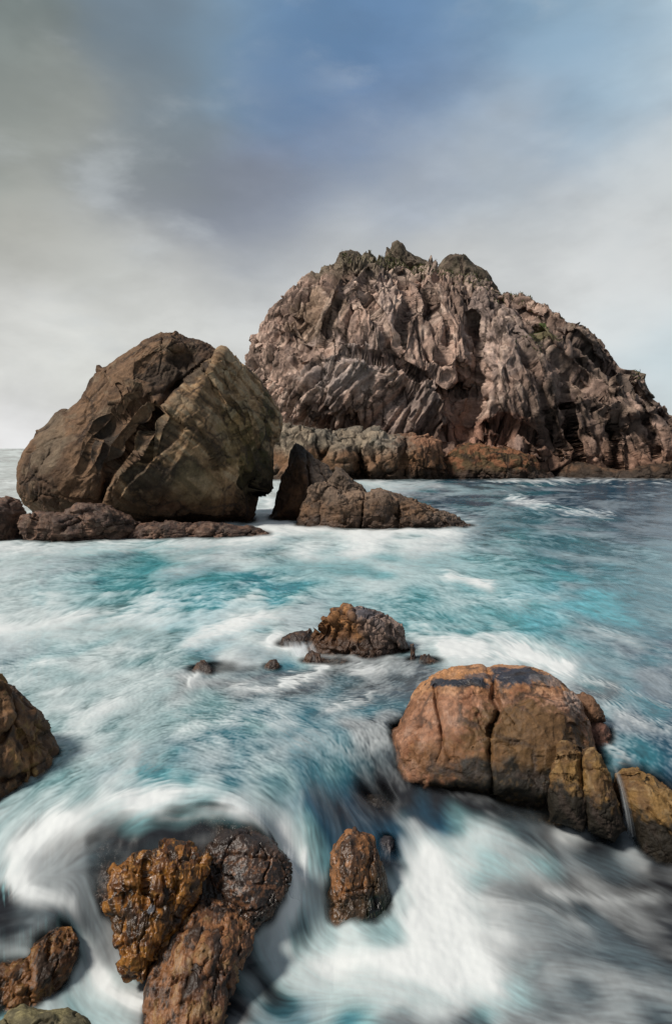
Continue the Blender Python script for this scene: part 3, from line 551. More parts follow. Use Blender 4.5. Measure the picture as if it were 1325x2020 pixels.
rock('rounded_rock', [(1076,1560),(1080,1520),(1084,1500),(1093,1490),(1092,1468),(1104,1456),(1116,1457),(1134,1468),(1145,1482),(1147,1500),(1150,1540),(1160,1590),(1150,1640),(1085,1620)], 8.85, .28, center=(1118,1560), N=130, colf=col_lump, seed=33, relief=[('crease', [(1085,1500),(1110,1497),(1148,1492)], 3, .06), ('crease', [(1082,1528),(1120,1530),(1150,1545)], 2.6, .04)], label='stacked ochre lumps against the right front of the cracked boulder', **lp)
rock('rounded_rock', [(1146,1560),(1146,1510),(1150,1480),(1160,1471),(1172,1473),(1184,1488),(1190,1505),(1200,1525),(1207,1555),(1222,1590),(1244,1640),(1210,1665),(1160,1640)], 8.72, .28, center=(1182,1580), N=130, colf=col_lump, seed=34, relief=[('crease', [(1150,1518),(1175,1520),(1198,1530)], 3, .05)], label='narrow ochre rock column wedged right of the stacked lumps', **lp)
rock('rounded_rock', [(1208,1545),(1210,1525),(1222,1510),(1245,1503),(1262,1506),(1270,1518),(1285,1522),(1300,1538),(1325,1560),(1370,1600),(1400,1680),(1380,1740),(1290,1740),(1252,1690),(1235,1620)], 8.8, .5, center=(1305,1640), N=200, colf=col_lump, seed=35, relief=[('crease', [(1212,1530),(1240,1536),(1268,1530)], 3, .08), ('crease', [(1275,1520),(1292,1560),(1330,1600)], 3, .07), ('crease', [(1280,1600),(1330,1650)], 3, .06)], label='ochre and black rock at the right edge beyond a narrow trickle', **lp)
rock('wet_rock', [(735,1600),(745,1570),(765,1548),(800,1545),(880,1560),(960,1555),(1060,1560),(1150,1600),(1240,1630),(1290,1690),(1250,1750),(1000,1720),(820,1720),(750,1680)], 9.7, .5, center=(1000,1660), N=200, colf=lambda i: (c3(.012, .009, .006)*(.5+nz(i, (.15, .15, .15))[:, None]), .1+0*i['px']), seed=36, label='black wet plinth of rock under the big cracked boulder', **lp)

# ---- rocks round the lower pools

def col_left(i):
    n = nz(i, (.5, .5, .5)); n2 = nz(i, (.14, .14, .14), 5, 3); c = mixc(c3(.20, .105, .045), c3(.11, .055, .024), sstep(n, .38, .62)); c = mixc(c, c3(.03, .022, .015), sstep(n2, .6, .75)*.7)
    c = mixc(c, c3(.26, .17, .05), sstep(-n2, -.40, -.28)*.35); c = mixc(c, c3(.04, .022, .012), sstep(i['px']+n*22, 84, 104)*.7); return c*(.8+.4*i['cr'][:, 2:3]), .3+.2*n
rock('edge_rock', [(-260,1660),(-260,1400),(-180,1330),(-80,1310),(-20,1322),(0,1335),(18,1348),(34,1362),(48,1380),(68,1400),(82,1424),(91,1448),(92,1480),(96,1506),(92,1535),(88,1556),(78,1570),(74,1585),(50,1604),(28,1624),(10,1645),(-30,1700),(-200,1720)],
 8.7, .8, M_NEAR, center=(-60,1560), Tb=.9, N=260, p=2.3, q=1.8, relief=[('crease', [(10,1345),(30,1420),(0,1470)], 4, .12), ('crease', [(20,1430),(55,1480),(60,1560)], 4, .12), ('crease', [(0,1540),(40,1530),(90,1500)], 4, .1), ('bump', 72, 1568, 16, 14, .12)],
 cellz=[((0.6, 0.6, 0.6), 0.5, 0.16, 0.05, 1), ((0.2, 0.2, 0.2), 0.42, 0.14, 0.06, 2)], fb=[((.4, .4, .4), .04, 5, True), ((.09, .09, .09), .01, 3, False)], colf=col_left, seed=40,
 label='large orange brown rock entering from the left edge above the lower pools', cat='rock')
def col_wet(i):
    n = nz(i, (.22, .22, .22)); n2 = nz(i, (.07, .07, .07), 5, 3); n3 = nz(i, (.1, .1, .4), 4, 5)
    c = mixc(c3(.21, .085, .016), c3(.09, .034, .009), sstep(n, .36, .62)); c = mixc(c, c3(.32, .15, .03), sstep(n2, .58, .75)*.6); c = mixc(c, c3(.015, .010, .006), sstep(n3, .50, .66)*.85); c = blobs(i, c, [(307, 1806, 8, 8, (.75, .76, .76), 1.)]); return c, .85+0*n
wt = dict(mat=M_WET, cat='rock', cellz=[((.24, .3, .5), .6, 0.2, 0.12, 1), ((0.09, 0.12, 0.2), 0.6, 0.1, 0.12, 2), ((.035, .05, .06), .5, .0, .1, 3)], fb=[((.16, .2, .4), .03, 4, True)])
rock('glistening_rock', [(205,1760),(207,1733),(211,1712),(225,1698),(245,1690),(262,1682),(285,1676),(310,1672),(337,1668),(374,1672),(407,1686),(412,1705),(405,1725),(393,1761),(372,1790),(348,1825),(328,1855),(306,1890),(292,1930),(275,1945),(246,1920),(232,1888),(219,1841),(210,1795)],
 6.84, .26, center=(305,1780), slope=.88, N=280, p=2.6, q=1.7, relief=[('crease', [(295,1715),(298,1760),(296,1800)], 4, .06), ('crease', [(235,1700),(300,1720),(345,1700)], 6, .05), ('bump', 262, 1745, 30, 40, .06), ('bump', 345, 1725, 28, 34, .07), ('crease', [(330,1740),(345,1800)], 5, .05)], colf=col_wet, seed=41, label='jagged wet amber rock with a white fleck of foam in the lower left falls', **wt)
def col_dome(i):
    n = nz(i, (.25, .25, .25)); n2 = nz(i, (.05, .05, .05), 5, 3); c = mixc(c3(.05, .032, .024), c3(.024, .017, .014), sstep(n, .36, .62)); c = mixc(c, c3(.15, .07, .035), sstep(n2, .53, .66)*.75*sstep(i['py']-abs(i['px']-480)*.2, 1670, 1710)); return c, .75+0*n
rock('dome_rock', [(402,1740),(400,1700),(416,1668),(445,1649),(477,1643),(510,1652),(538,1672),(559,1694),(563,1719),(558,1750),(540,1775),(525,1810),(500,1830),(455,1810),(421,1775)],
 7.27, .24, center=(485,1735), slope=.88, N=220, p=2.5, q=1.8, mat=M_WET, cat='rock', cellz=[((0.4, 0.4, 0.3), 0.5, 0.16, 0.05, 1)], fb=[((.2, .2, .2), .03, 5, True), ((.04, .04, .04), .006, 3, False)], colf=col_dome, seed=42, label='dark rounded wet rock beside the white waterfall curtain')
def col_brown(i):
    n = nz(i, (.25, .25, .25)); n2 = nz(i, (.11, .11, .22), 6, 3, .62); c = mixc(c3(.19, .085, .036), c3(.08, .036, .018), sstep(n, .36, .62)); c = mixc(c, c3(.018, .012, .009), sstep(n2, .52, .64)*.88); c = mixc(c, c3(.30, .19, .08), sstep(-n2, -.40, -.28)*.4); return c, .55+0*n
br = dict(mat=M_WET, cat='rock', cellz=[((.3, .35, .6), .45, 0.14, 0.1, 1), ((0.1, 0.12, 0.22), 0.4, 0.08, 0.1, 2), ((.035, .05, .07), .2, .0, .1, 3)], fb=[((.2, .2, .4), .03, 4, True)])
rock('sloping_rock', [(292,2050),(286,1960),(305,1915),(322,1880),(340,1845),(362,1815),(385,1785),(405,1768),(440,1780),(470,1805),(500,1835),(500,1870),(482,1905),(462,1945),(452,1990),(440,2060),(360,2090)],
 6.37, .16, center=(390,1930), slope=.6, N=240, p=2.5, q=1.8, relief=[('bump', 430, 1900, 30, 45, .06), ('crease', [(400,1870),(385,1930),(360,1990)], 5, .06), ('crease', [(345,1850),(380,1845),(400,1810)], 6, .05)], colf=col_brown, seed=43, label='brown sloping rock running down into the pool below the amber rock', **br)
rock('wet_rock', [(-160,2050),(-160,1960),(-60,1935),(0,1912),(47,1884),(94,1838),(122,1818),(145,1826),(158,1850),(160,1868),(143,1898),(130,1930),(100,1962),(55,1992),(0,2030),(-60,2080)],
 6.30, .18, center=(20,1960), slope=.6, N=220, p=2.5, q=1.8, relief=[('crease', [(60,1890),(70,1940),(60,1985)], 4, .06), ('crease', [(110,1850),(100,1910)], 4, .05)], colf=lambda i: (lambda c, w: (c*c3(.75, .72, .55), w))(*col_brown(i)), seed=44, label='dark olive brown wet rock low in the bottom left corner', **br)
rock('awash_rock', [(175,1760),(180,1690),(215,1650),(260,1628),(330,1616),(400,1612),(450,1618),(500,1632),(545,1662),(570,1700),(566,1745),(540,1790),(480,1830),(380,1850),(260,1840),(200,1800)],
 7.33, .07, M_WET, slope=.54, center=(375,1720), Tb=.5, N=220, p=4., q=2., cellz=[((.35, .35, .5), .4, 0.1, 0.1, 1), ((.1, .12, .2), .45, .08, .1, 2)], fb=[((.2, .2, .3), .03, 5, True)], colf=lambda i: (mixc(c3(.07, .036, .02), c3(.022, .015, .011), sstep(nz(i, (.12, .12, .2)), .4, .6)), .9+0*i['px']), seed=51, label='broad dark brown rock half under the water that carries the amber and dome rocks', cat='rock')
def col_corner(i):
    n = nz(i, (.2, .2, .2)); n2 = nz(i, (.03, .03, .03), 5, 3); c = mixc(c3(.20, .17, .085), c3(.11, .095, .055), sstep(n, .36, .62)); return c*(.6+.8*n2[:, None]), 0*n
rock('corner_rock', [(-200,2200),(-200,2060),(-80,2020),(0,2010),(20,1995),(47,1987),(75,1989),(108,1983),(136,1984),(156,1995),(173,2010),(184,2030),(190,2100),(150,2220)],
 4.9, .35, M_NEAR, center=(20,2120), N=200, cellz=[((0.3, 0.3, 0.3), 0.5, 0.16, 0.05, 1)], fb=[((.2, .2, .2), .03, 5, False), ((.03, .03, .03), .005, 4, False)], colf=col_corner, seed=45, label='dry greenish grey rock top at the very bottom left corner', cat='rock')
def col_c(i):
    n = nz(i, (.16, .16, .25)); n2 = nz(i, (.05, .05, .08), 5, 3); c = mixc(c3(.20, .09, .035), c3(.07, .035, .018), sstep(n, .38, .60)); c = mixc(c, c3(.02, .014, .010), sstep(n2, .56, .68)*.8)
    c = mixc(c, c3(.03, .022, .012), sstep(i['px']+i['py']*.2-n*30, 1050, 1078)*.9+sstep(i['py']+n*20, 1765, 1790)*.6); return c, .8+0*n
rock('upright_rock', [(640,1860),(648,1780),(653,1740),(652,1715),(654,1691),(660,1668),(672,1653),(687,1644),(700,1640),(714,1641),(737,1652),(745,1685),(755,1728),(762,1765),(768,1810),(770,1870),(700,1890)],
 7.6, .24, M_WET, center=(706,1768), N=220, p=2.4, q=1.8, relief=[('crease', [(735,1655),(728,1720),(740,1790)], 5, .06), ('bump', 692, 1700, 24, 50, .05), ('crease', [(690,1760),(715,1750),(725,1700)], 4, .04), ('bump', 705, 1775, 20, 14, -.05)], colf=col_c, seed=46,
 cellz=[((0.2, 0.2, 0.35), 0.5, 0.16, 0.05, 1), ((0.07, 0.07, 0.12), 0.42, 0.14, 0.06, 2)], fb=[((.15, .15, .2), .02, 5, True), ((.04, .04, .04), .006, 3, False)], label='upright mottled brown rock standing between the two lower pools', cat='rock')
rock('wet_rock', [(738,1720),(742,1690),(752,1660),(768,1655),(775,1690),(790,1740),(815,1790),(820,1830),(780,1850),(740,1820)], 8.1, .2, M_WET, center=(775,1770), N=110, colf=lambda i: (c3(.03, .026, .028)*(.5+nz(i, (.1, .1, .1))[:, None]), .6+0*i['px']), seed=47, cellz=[((0.2, 0.2, 0.3), 0.5, 0.16, 0.05, 1)], fb=[((.1, .1, .1), .015, 4, True)], label='black rock half veiled by foam right of the upright rock', cat='rock')
rock('wet_rock', [(640,1690),(655,1640),(680,1600),(715,1575),(750,1568),(775,1590),(770,1640),(740,1680),(700,1700)], 9.05, .22, M_WET, center=(715,1645), N=110, colf=lambda i: (c3(.03, .024, .02)*(.5+nz(i, (.1, .1, .1))[:, None]), .6+0*i['px']), seed=48, cellz=[((0.2, 0.2, 0.3), 0.5, 0.16, 0.05, 1)], fb=[((.1, .1, .1), .015, 4, True)], label='black wet rock behind the top of the upright rock', cat='rock')
print('rocks', round(time.time()-T0, 1))
# ================================================================= WATER
# surface level (m) at places named by their position in the view
ZC = [(100,1500,0),(300,1500,0),(450,1500,-.01),(600,1490,-.05),(700,1480,-.10),(20,1650,-.2),(60,1720,-.32),(100,1700,-.3),(150,1780,-.5),(175,1850,-.85),(230,1935,-1.02),(60,1790,-.5),(0,1840,-.6),(-200,1700,-.3),
 (300,1590,-.03),(450,1590,-.04),(200,1620,-.06),(530,1620,-.08),(300,1650,-.10),(430,1640,-.10),(572,1655,-.18),(600,1680,-.5),(580,1720,-.75),(578,1780,-1.0),(620,1610,-.22),(640,1680,-.6),(600,1860,-1.05),(700,1950,-1.05),(900,1900,-.98),(1100,1830,-.9),(1200,1740,-.95),(850,1720,-.88),
 (960,1600,-.55),(960,1680,-.78),(1100,1650,-.80),(1240,1690,-.92),(1300,1760,-.98),(1230,1520,-.25),(1300,1490,-.15),(1190,1400,-.02),(1100,1300,0),(745,1550,-.45),(790,1600,-.62),(860,1600,-.55),(1325,1400,-.03),(1400,1720,-.9),(350,2000,-1.05),(100,2000,-1.05),(1250,1980,-1.0),(330,1750,-.55),(470,1740,-.5),(160,1930,-1.0),
 (700,1800,-.90),(640,1820,-1.0),(-300,1500,-.05),(1600,1600,-.4),(1700,2000,-1.),(-500,2000,-1.),(700,2100,-1.05),(755,1490,-.16),(500,1850,-1.0)]
zc = np.array(ZC, float); dr = ray(zc[:, 0], zc[:, 1]); kk = (zc[:, 2]-H)/dr[:, 2]
ZP = dr[:, :2]*kk[:, None]
m = ZP[:, 1] < 14; ZP, zv = ZP[m], zc[m, 2]
ring = [(x, 13.5) for x in np.linspace(-12, 12, 13)] + [(-10, 9), (10, 10.5), (-9, 11), (10, 12), (-5, 11.5), (0, 11.8), (4, 12), (-2, 10.8)]
ZP = np.vstack([ZP, ring]); zv = np.concatenate([zv, np.zeros(len(ring))]); zv[-21+13+1] = 0
# grid: rows at even steps of 1/distance, columns at even bearings
HR = 1024/2020; fr = F*HR
NRm = 1320; s0, s1 = 1/6000., 1/4.3
rows_s = np.linspace(s0, s1, NRm); Yr = 1/rows_s
tc_ = np.arange(-.60, .6001, 1/fr); outl = -.60 - np.cumsum(np.linspace(1/fr, .09, 40))
tcol = np.concatenate([outl[::-1], tc_, -outl]); NC = len(tcol)
TT, YY = np.meshgrid(tcol, Yr); XX = TT*YY
def coarse(fn, st=6):
    ri = np.unique(np.concatenate([np.arange(0, NRm, st), [NRm-1]])); ci = np.unique(np.concatenate([np.arange(0, NC, st), [NC-1]]))
    v = fn(XX[np.ix_(ri, ci)], YY[np.ix_(ri, ci)], np.ix_(ri, ci))
    tmp = np.stack([np.interp(np.arange(NC), ci, v[k]) for k in range(len(ri))])
    fi = np.interp(np.arange(NRm), ri, np.arange(len(ri))); a = np.minimum(fi.astype(int), len(ri)-2); b = (fi-a)[:, None]
    return tmp[a]*(1-b)+tmp[a+1]*b
def zfn(x, y, _):
    q = np.stack([x.ravel(), y.ravel()], -1); z = np.zeros(len(q)); near = (q[:, 1] < 14) & (np.abs(q[:, 0]) < 11)
    z[near] = tps(ZP, zv, q[near], 2e-3)
    z *= 1-sstep(q[:, 1], 11.5, 13.5); z = np.where((np.abs(q[:, 0]) > 7), z*(1-sstep(np.abs(q[:, 0]), 7, 11)) - .5*sstep(np.abs(q[:, 0]), 7, 11)*(1-sstep(q[:, 1], 8, 11)), z)
    return np.clip(z, -1.12, .02).reshape(x.shape)
ZW = coarse(zfn, 4)
Pw = np.stack([XX, YY, ZW], -1)
PX, PY = project(Pw)
print('grid', ZW.shape, round(time.time()-T0, 1))
# ---- flow directions
FL = [(200,1120,1,.05),(500,1120,1,0),(800,1120,1,.05),(1100,1050,1,.12),(1300,1050,1,.1),(900,980,1,0),(1200,970,1,.05),(100,1000,1,0),(100,1200,1,-.15),(400,1220,1,-.3),(600,1200,1,-.1),(850,1200,1,.3),(1100,1200,1,.3),(1300,1250,1,.45),
 (100,1300,1,-.2),(300,1300,1,-.35),(480,1280,1,-.2),(100,1400,1,-.3),(300,1400,1,-.6),(400,1340,.7,.7),(450,1370,1,.3),(600,1350,1,-.1),(560,1300,1,.2),(660,1380,1,-.1),(750,1340,1,-.35),(900,1290,1,.15),(1100,1310,1,.5),(1250,1380,1,.6),(1300,1480,1,.6),(1220,1460,1,.7),
 (250,1500,1,-.35),(450,1460,1,-.1),(600,1440,1,.3),(560,1510,1,.7),(620,1560,.5,1),(680,1480,.8,.8),(590,1600,.6,.8),(610,1660,.1,1),(640,1640,0,1),(665,1580,.5,.9),(710,1580,.8,.7),(740,1620,.8,.7),(740,1520,.6,.8),
 (60,1650,1,-.7),(130,1590,1,-.45),(250,1560,1,-.2),(400,1555,1,.03),(500,1590,1,.35),(560,1640,.6,1),(575,1700,.05,1),(572,1770,-.1,1),(600,1730,.1,1),(250,1640,1,-.35),(350,1630,1,-.05),(450,1640,1,.25),(100,1660,1,-.9),(30,1720,.4,-1),(90,1770,1,.4),(160,1800,.5,1),(168,1850,.1,1),(190,1910,.3,1),(235,1970,1,.6),(60,1820,1,-.3),(0,1850,1,-.4),
 (560,1860,.2,1),(620,1900,.8,.4),(720,1910,1,.15),(800,1700,.6,1),(850,1780,.5,1),(900,1700,.9,.7),(900,1850,.7,.9),(1000,1720,1,.5),(1080,1720,.9,.8),(1000,1800,1,.15),(1150,1780,1,.6),(1150,1680,1,.2),(1250,1720,1,.4),(1200,1800,1,.3),(950,1930,.8,.6),(1100,1900,1,.1),(1250,1900,1,0),(1200,2000,1,0),(800,1930,.9,.3),(1000,1640,1,.15),(1100,1640,1,.5),(600,2000,1,-.2),(350,2000,1,.2),(500,1950,.7,.7)]
fl = np.array(FL, float); dv = fl[:, 2:]/np.linalg.norm(fl[:, 2:], axis=1)[:, None]
# double-angle so that opposite directions agree
a2 = np.arctan2(dv[:, 1], dv[:, 0]); dd2 = np.stack([np.cos(2*a2), np.sin(2*a2)], -1)
FP = fl[:, :2]
def flowc(x, y, ix):
    q = np.stack([np.clip(PX[ix], -100, 1425).ravel(), np.clip(PY[ix], 900, 2080).ravel()], -1)
    d2 = ((q[:, None]-FP[None])**2).sum(-1); wt_ = 1/(d2+900)**1.6; v = (wt_@dd2)/wt_.sum(1)[:, None]
    return (.5*np.arctan2(v[:, 1], v[:, 0])).reshape(x.shape)
# interpolate via double-angle components
def comp(f):
    def g_(x, y, ix): return f(2*flowc(x, y, ix))
    return coarse(g_, 6)
CA, SA = comp(np.cos), comp(np.sin); ANG = .5*np.arctan2(SA, CA)
wx = np.clip(PX, -200, 1500).ravel(); wy = np.clip(PY, 880, 2200).ravel()
# eddies
LG = np.stack([XX.ravel(), YY.ravel(), 0*XX.ravel()], -1).astype(np.float32)
pxm = (YY/F).ravel()   # metres across one photo pixel
def banded(seed, lo, hi, stretch=1.0):
    out = np.zeros(XX.size, np.float32); den = np.zeros(XX.size, np.float32)
    lam = 24.
    k = 0
    while lam > .02:
        l_px = lam/pxm
        wgt = np.exp(-((np.log(l_px)-math.log((lo*hi)**.5))/(math.log(hi/lo)*.55))**2).astype(np.float32)
        mk = wgt > .02
        if mk.any():
            out[mk] += wgt[mk]*perlin(LG[mk]*np.array([1/lam, .62/lam, 1], np.float32)+k*7.7, seed+k)
            den[mk] += wgt[mk]**2
        lam /= 1.9; k += 1
    return (out/np.sqrt(den+1e-4)).reshape(XX.shape)
eddy = banded(200, 90, 260); ANG = ANG + .55*eddy*(1-sstep(PY, 1530, 1640)*.6)
e2 = banded(230, 30, 70); ANG = ANG + .30*e2*(1-sstep(PY, 1560, 1700)*.5)
dpy = np.gradient(PY, axis=0); dpx = np.gradient(PX, axis=1)
vr = np.sin(ANG)/np.maximum(np.abs(dpy), .5); vc = np.cos(ANG)/np.maximum(dpx, .8)
st = 2.2; st = st*(.32 + .75*sstep(PY, 1490, 1620)); vr *= st; vc *= st
vr = vr.astype(np.float32); vc = vc.astype(np.float32)
def samp(im, r, c):
    r = np.clip(r, 0, NRm-1.001); c = np.clip(c, 0, NC-1.001); r0 = r.astype(np.int32); c0 = c.astype(np.int32); fr_ = r-r0; fc = c-c0
    i = r0*NC+c0; f = im.ravel()
    return (f[i]*(1-fc)+f[i+1]*fc)*(1-fr_)+(f[i+NC]*(1-fc)+f[i+NC+1]*fc)*fr_
RR, CC = np.meshgrid(np.arange(NRm, dtype=np.float32), np.arange(NC, dtype=np.float32), indexing='ij')
def lic_multi(imgs, steps):
    acc = [im.copy() for im in imgs]; outs = []; n = 1
    for sgn in (1, -1):
        r, c = RR.copy(), CC.copy()
        for k in range(steps):
            a = samp(vr, r, c); b = samp(vc, r, c); r += sgn*a; c += sgn*b
            wk = .5+.5*math.cos(math.pi*(k+1)/(steps+1))
            for j, im in enumerate(imgs): acc[j] += wk*samp(im, r, c)
    for a in acc:
        a -= a.mean(); a /= a.std()+1e-6
    return acc
def loc_norm(a):
    # even out contrast with distance
    s = np.sqrt(np.maximum((a[:, 40:-40]**2).mean(1), 1e-6)); k = np.ones(41)/41; s = np.convolve(np.pad(s, 20, 'edge'), k, 'valid'); return a/s[:, None]
n_f = banded(300, 3.5, 8); n_m = banded(330, 14, 34); n_b = banded(360, 50, 120)
La, Lb = lic_multi([n_f, n_m], 22)
Lc, = lic_multi([n_b], 30)
Lt, = lic_multi([n_f], 5)
Lt = loc_norm(Lt)
La, Lb, Lc = map(loc_norm, (La, Lb, Lc))
print('lic', round(time.time()-T0, 1))
def blur(a, k):
    for ax in (0, 1):
        c = np.cumsum(np.pad(a, [(k+1, k) if x == ax else (0, 0) for x in (0, 1)], 'edge'), axis=ax)
        a = (np.take(c, np.arange(2*k+1, c.shape[ax]), axis=ax)-np.take(c, np.arange(0, c.shape[ax]-2*k-1), axis=ax))/(2*k+1)
    return a
# ---- foam density (far left sea: sky reflection painted in as foam) and water colour tables (rows down the view, columns across it)
XS = np.arange(13)*110.
YSr = np.array([880, 910, 950, 1000, 1050, 1110, 1170, 1230, 1290, 1350, 1410, 1470, 1530, 1590, 1650, 1710, 1770, 1830, 1890, 1950, 2010], float)
FO = """5444555321111
5444666422111
5555666422111
5555666543221
6667888852321
7645566764122
7535445565322
8767876433322
7666685588622
6565333456643
5564434333332
5565554432332
4543442111121
5677652121111
6632272186241
7523283395431
3632284496442
2532376596443
1532378887433
3775467886343
5774455445333""".split()
FO = np.array([[int(ch) for ch in r] for r in FO], float)/9
CK = dict(s=(168,176,172), d=(32,72,94), t=(74,150,158), T=(76,162,176), g=(112,152,156), k=(80,92,98), b=(38,40,44), m=(54,112,126))  # s: silvery sky reflection painted into the far left water
CT = """sssssgmmddddd
sssssgmmddddd
sssssggmdmddd
sssssggmdmddd
ggggggggmmmdd
gmttmtttttmmm
gtttTtttttTmm
gggTTgmtttTmm
mtggmgkkgmtmd
ggggkkkkkgkmd
gggggmmkkkkmd
gggmmmmkkkkmd
ggmtmgmbbbbmd
gggggmdbbbkbb
gkbbbgddgkbkb
gkkbbgdbggkkb
bkkbbgkkgkbbb
bkkbbggggkkbb
bgkbbggggkkkb
gggbbgggggkkk
gggbbmgkkkkkk""".split()
CTB = np.array([[lin(*CK[ch]) for ch in r] for r in CT])
def table(tab, qx, qy):
    fx = np.clip(qx/110., 0, 11.999); fy = np.clip(np.interp(qy, YSr, np.arange(len(YSr))), 0, len(YSr)-1.001)
    ix, iy = fx.astype(int), fy.astype(int); u = fx-ix; v = fy-iy; u = u*u*(3-2*u)*.5+u*.5; v = v*v*(3-2*v)*.5+v*.5
    if tab.ndim == 3: u, v = u[..., None], v[..., None]
    return (tab[iy, ix]*(1-u)+tab[iy, ix+1]*u)*(1-v)+(tab[iy+1, ix]*(1-u)+tab[iy+1, ix+1]*u)*v
WX = PX + 38*Lc*1.0 + 22*Lb*.6; WY = PY + (22*np.roll(Lc, 90, 1) + 8*Lb)*np.clip((PY-880)/220, .1, 1)
dens = table(FO, WX, WY); wcol = table(CTB, PX+45*Lc, PY+14*np.roll(Lc, 150, 1)*np.clip((PY-880)/220, .1, 1))
ST = [([(622,1560),(632,1620),(642,1700)], 24, -.45), ([(765,1640),(780,1720),(800,1790)], 20, -.55), ([(700,1560),(750,1600),(770,1640)], 22, -.35), ([(760,1500),(770,1570),(800,1600)], 20, -.4), ([(800,1600),(900,1600),(1000,1590)], 14, -.35), ([(200,1690),(260,1650),(350,1628),(450,1635),(520,1660)], 16, -.5), ([(340,1400),(420,1440),(520,1420),(600,1460)], 8, .18), ([(560,1420),(640,1450),(690,1500)], 7, .2),
 # foam streaks: points, width px, strength
 ([(20,1735),(40,1680),(110,1625),(200,1590),(300,1572),(420,1570),(500,1590),(548,1625),(572,1670)], 24, .75), ([(20,1735),(70,1765),(140,1790),(168,1850),(185,1910),(230,1965),(300,1990)], 16, .6), ([(60,1650),(150,1600),(260,1575)], 14, .4),
 ([(560,1640),(576,1690),(572,1750),(566,1800)], 14, 1.1), ([(602,1680),(600,1740)], 6, .4), ([(600,1560),(604,1640)], 5, .25),
 ([(540,1780),(600,1880),(700,1905),(800,1900),(900,1930)], 42, .35), ([(770,1640),(820,1700),(850,1790),(900,1880),(960,1940)], 42, .5), ([(870,1610),(960,1640),(1050,1700),(1110,1760),(1170,1830),(1230,1880)], 22, .4), ([(1120,1640),(1200,1660),(1275,1700)], 22, .55), ([(880,1760),(980,1790),(1080,1800)], 16, .2),
 ([(900,1820),(1000,1850)], 20, .25), ([(1080,1760),(1180,1780),(1300,1770)], 10, .25),
 ([(690,905),(700,925),(740,938),(830,930),(870,928),(980,943),(1100,946),(1320,943)], 7, .9), ([(700,940),(760,960),(860,955)], 12, .4), ([(1005,982),(1050,996),(1110,1006),(1200,1018)], 6, .7), ([(560,935),(545,960),(530,1000),(535,1030)], 14, .4),
 ([(520,1035),(600,1040),(700,1055),(850,1055),(930,1040)], 14, .55), ([(0,1085),(150,1080),(280,1080),(400,1072),(540,1060)], 9, .3), ([(890,1140),(930,1150),(960,1160)], 14, .6), ([(600,1100),(760,1085),(900,1075)], 16, .25),
 ([(370,1260),(450,1240),(520,1215),(560,1200)], 14, .45), ([(540,1265),(580,1280),(610,1295)], 15, .7), ([(560,1345),(600,1340),(628,1325),(636,1310)], 8, .7), ([(450,1355),(520,1362),(580,1350)], 5, .5), ([(380,1350),(395,1310)], 6, .5), ([(660,1400),(720,1385),(740,1370)], 6, .45), ([(700,1325),(760,1320)], 8, .5),
 ([(880,1280),(960,1275),(1050,1295),(1120,1320)], 18, .7), ([(1180,1380),(1240,1420),(1325,1440)], 10, .3), ([(1200,1480),(1240,1500)], 8, .4), ([(1010,1190),(1100,1180)], 12, .2),
 ([(150,1420),(250,1380),(320,1350)], 16, .3), ([(200,1560),(240,1520),(270,1470)], 14, .25), ([(0,1240),(150,1220),(300,1230)], 26, .3),
 ([(1150,1340),(1250,1370),(1325,1400)], 5, .3), ([(1100,1215),(1200,1250),(1325,1290)], 6, .2), ([(1030,1240),(1100,1250)], 16, -.3), ([(1000,1220),(1060,1230)], 14, -.3),
 ([(280,1525),(330,1530)], 14, -.4), ([(380,1300),(410,1310)], 18, -.5), ([(200,1150),(330,1140),(420,1150)], 15, -.2), ([(600,1500),(640,1560),(640,1640)], 26, -.35), ([(0,1790),(80,1810),(150,1830)], 26, -.4), ([(250,1640),(400,1625),(480,1640)], 13, -.55),
 ([(960,1520),(1000,1540)], 30, -.3), ([(950,1740),(1050,1770),(1150,1800)], 20, -.25), ([(1200,1600),(1300,1700)], 22, -.4), ([(820,990),(950,1000)], 12, -.3), ([(1150,960),(1320,965)], 10, -.3), ([(660,1360),(820,1370),(760,1320)], 18, -.25)]
for pts, wd, s in ST:
    mnx = min(p[0] for p in pts)-3*wd; mxx = max(p[0] for p in pts)+3*wd; mny = min(p[1] for p in pts)-3*wd; mxy = max(p[1] for p in pts)+3*wd
    mk = (PX > mnx) & (PX < mxx) & (PY > mny) & (PY < mxy)
    if mk.any():
        d_, _, tt = polydist(PX[mk]+5*Lb[mk], PY[mk]+4*La[mk], pts); dens[mk] += s*np.exp(-(d_/wd)**2)*(np.clip(.8+.35*Lc[mk], .3, 1.4) if wd > 12 and s > 0 else 1)
low_ = sstep(PY, 1560, 1680); fine = .5+1.*sstep(banded(410, 120, 300), -.6, .8); tex = (.70+.1*low_)*Lc + (.42-.10*low_)*Lb*fine + (.14-.06*low_)*La*fine + (.28-.20*low_)*Lt*fine
ctr = .07 + .12*np.clip(1-np.abs(dens-.5)*1.4, 0, 1)
dens = dens - .07*sstep(PY, 1070, 1110)*(1-sstep(PY, 1230, 1300))*sstep(PX, 150, 300)
dens = dens - .10*sstep(PY, 1600, 1700)*(1-np.clip(dens-.6, 0, .4)/.4)
foam = np.clip(dens, 0, 1.3)**1.35*.95 - .02 + ctr*tex
rid = np.clip(1-np.abs(Lb+.3*La)*1.6, 0, 1)
foam = foam + .07*rid*np.clip(1-dens, 0, 1)
foam = np.clip(foam, 0, None); foam = foam/(1+.18*foam); foam = np.clip(foam, 0, 1)**1.15
wcol = wcol*(1+.16*(.5*Lb+.35*La+.4*Lt)[..., None]*np.array([.8, 1., 1.]))
wcol = np.clip(wcol, .002, 1)
lowm = sstep(PY, 1480, 1600); foam = foam*(1-lowm*.7) + blur(foam, 3)*lowm*.7
dens_m = 0
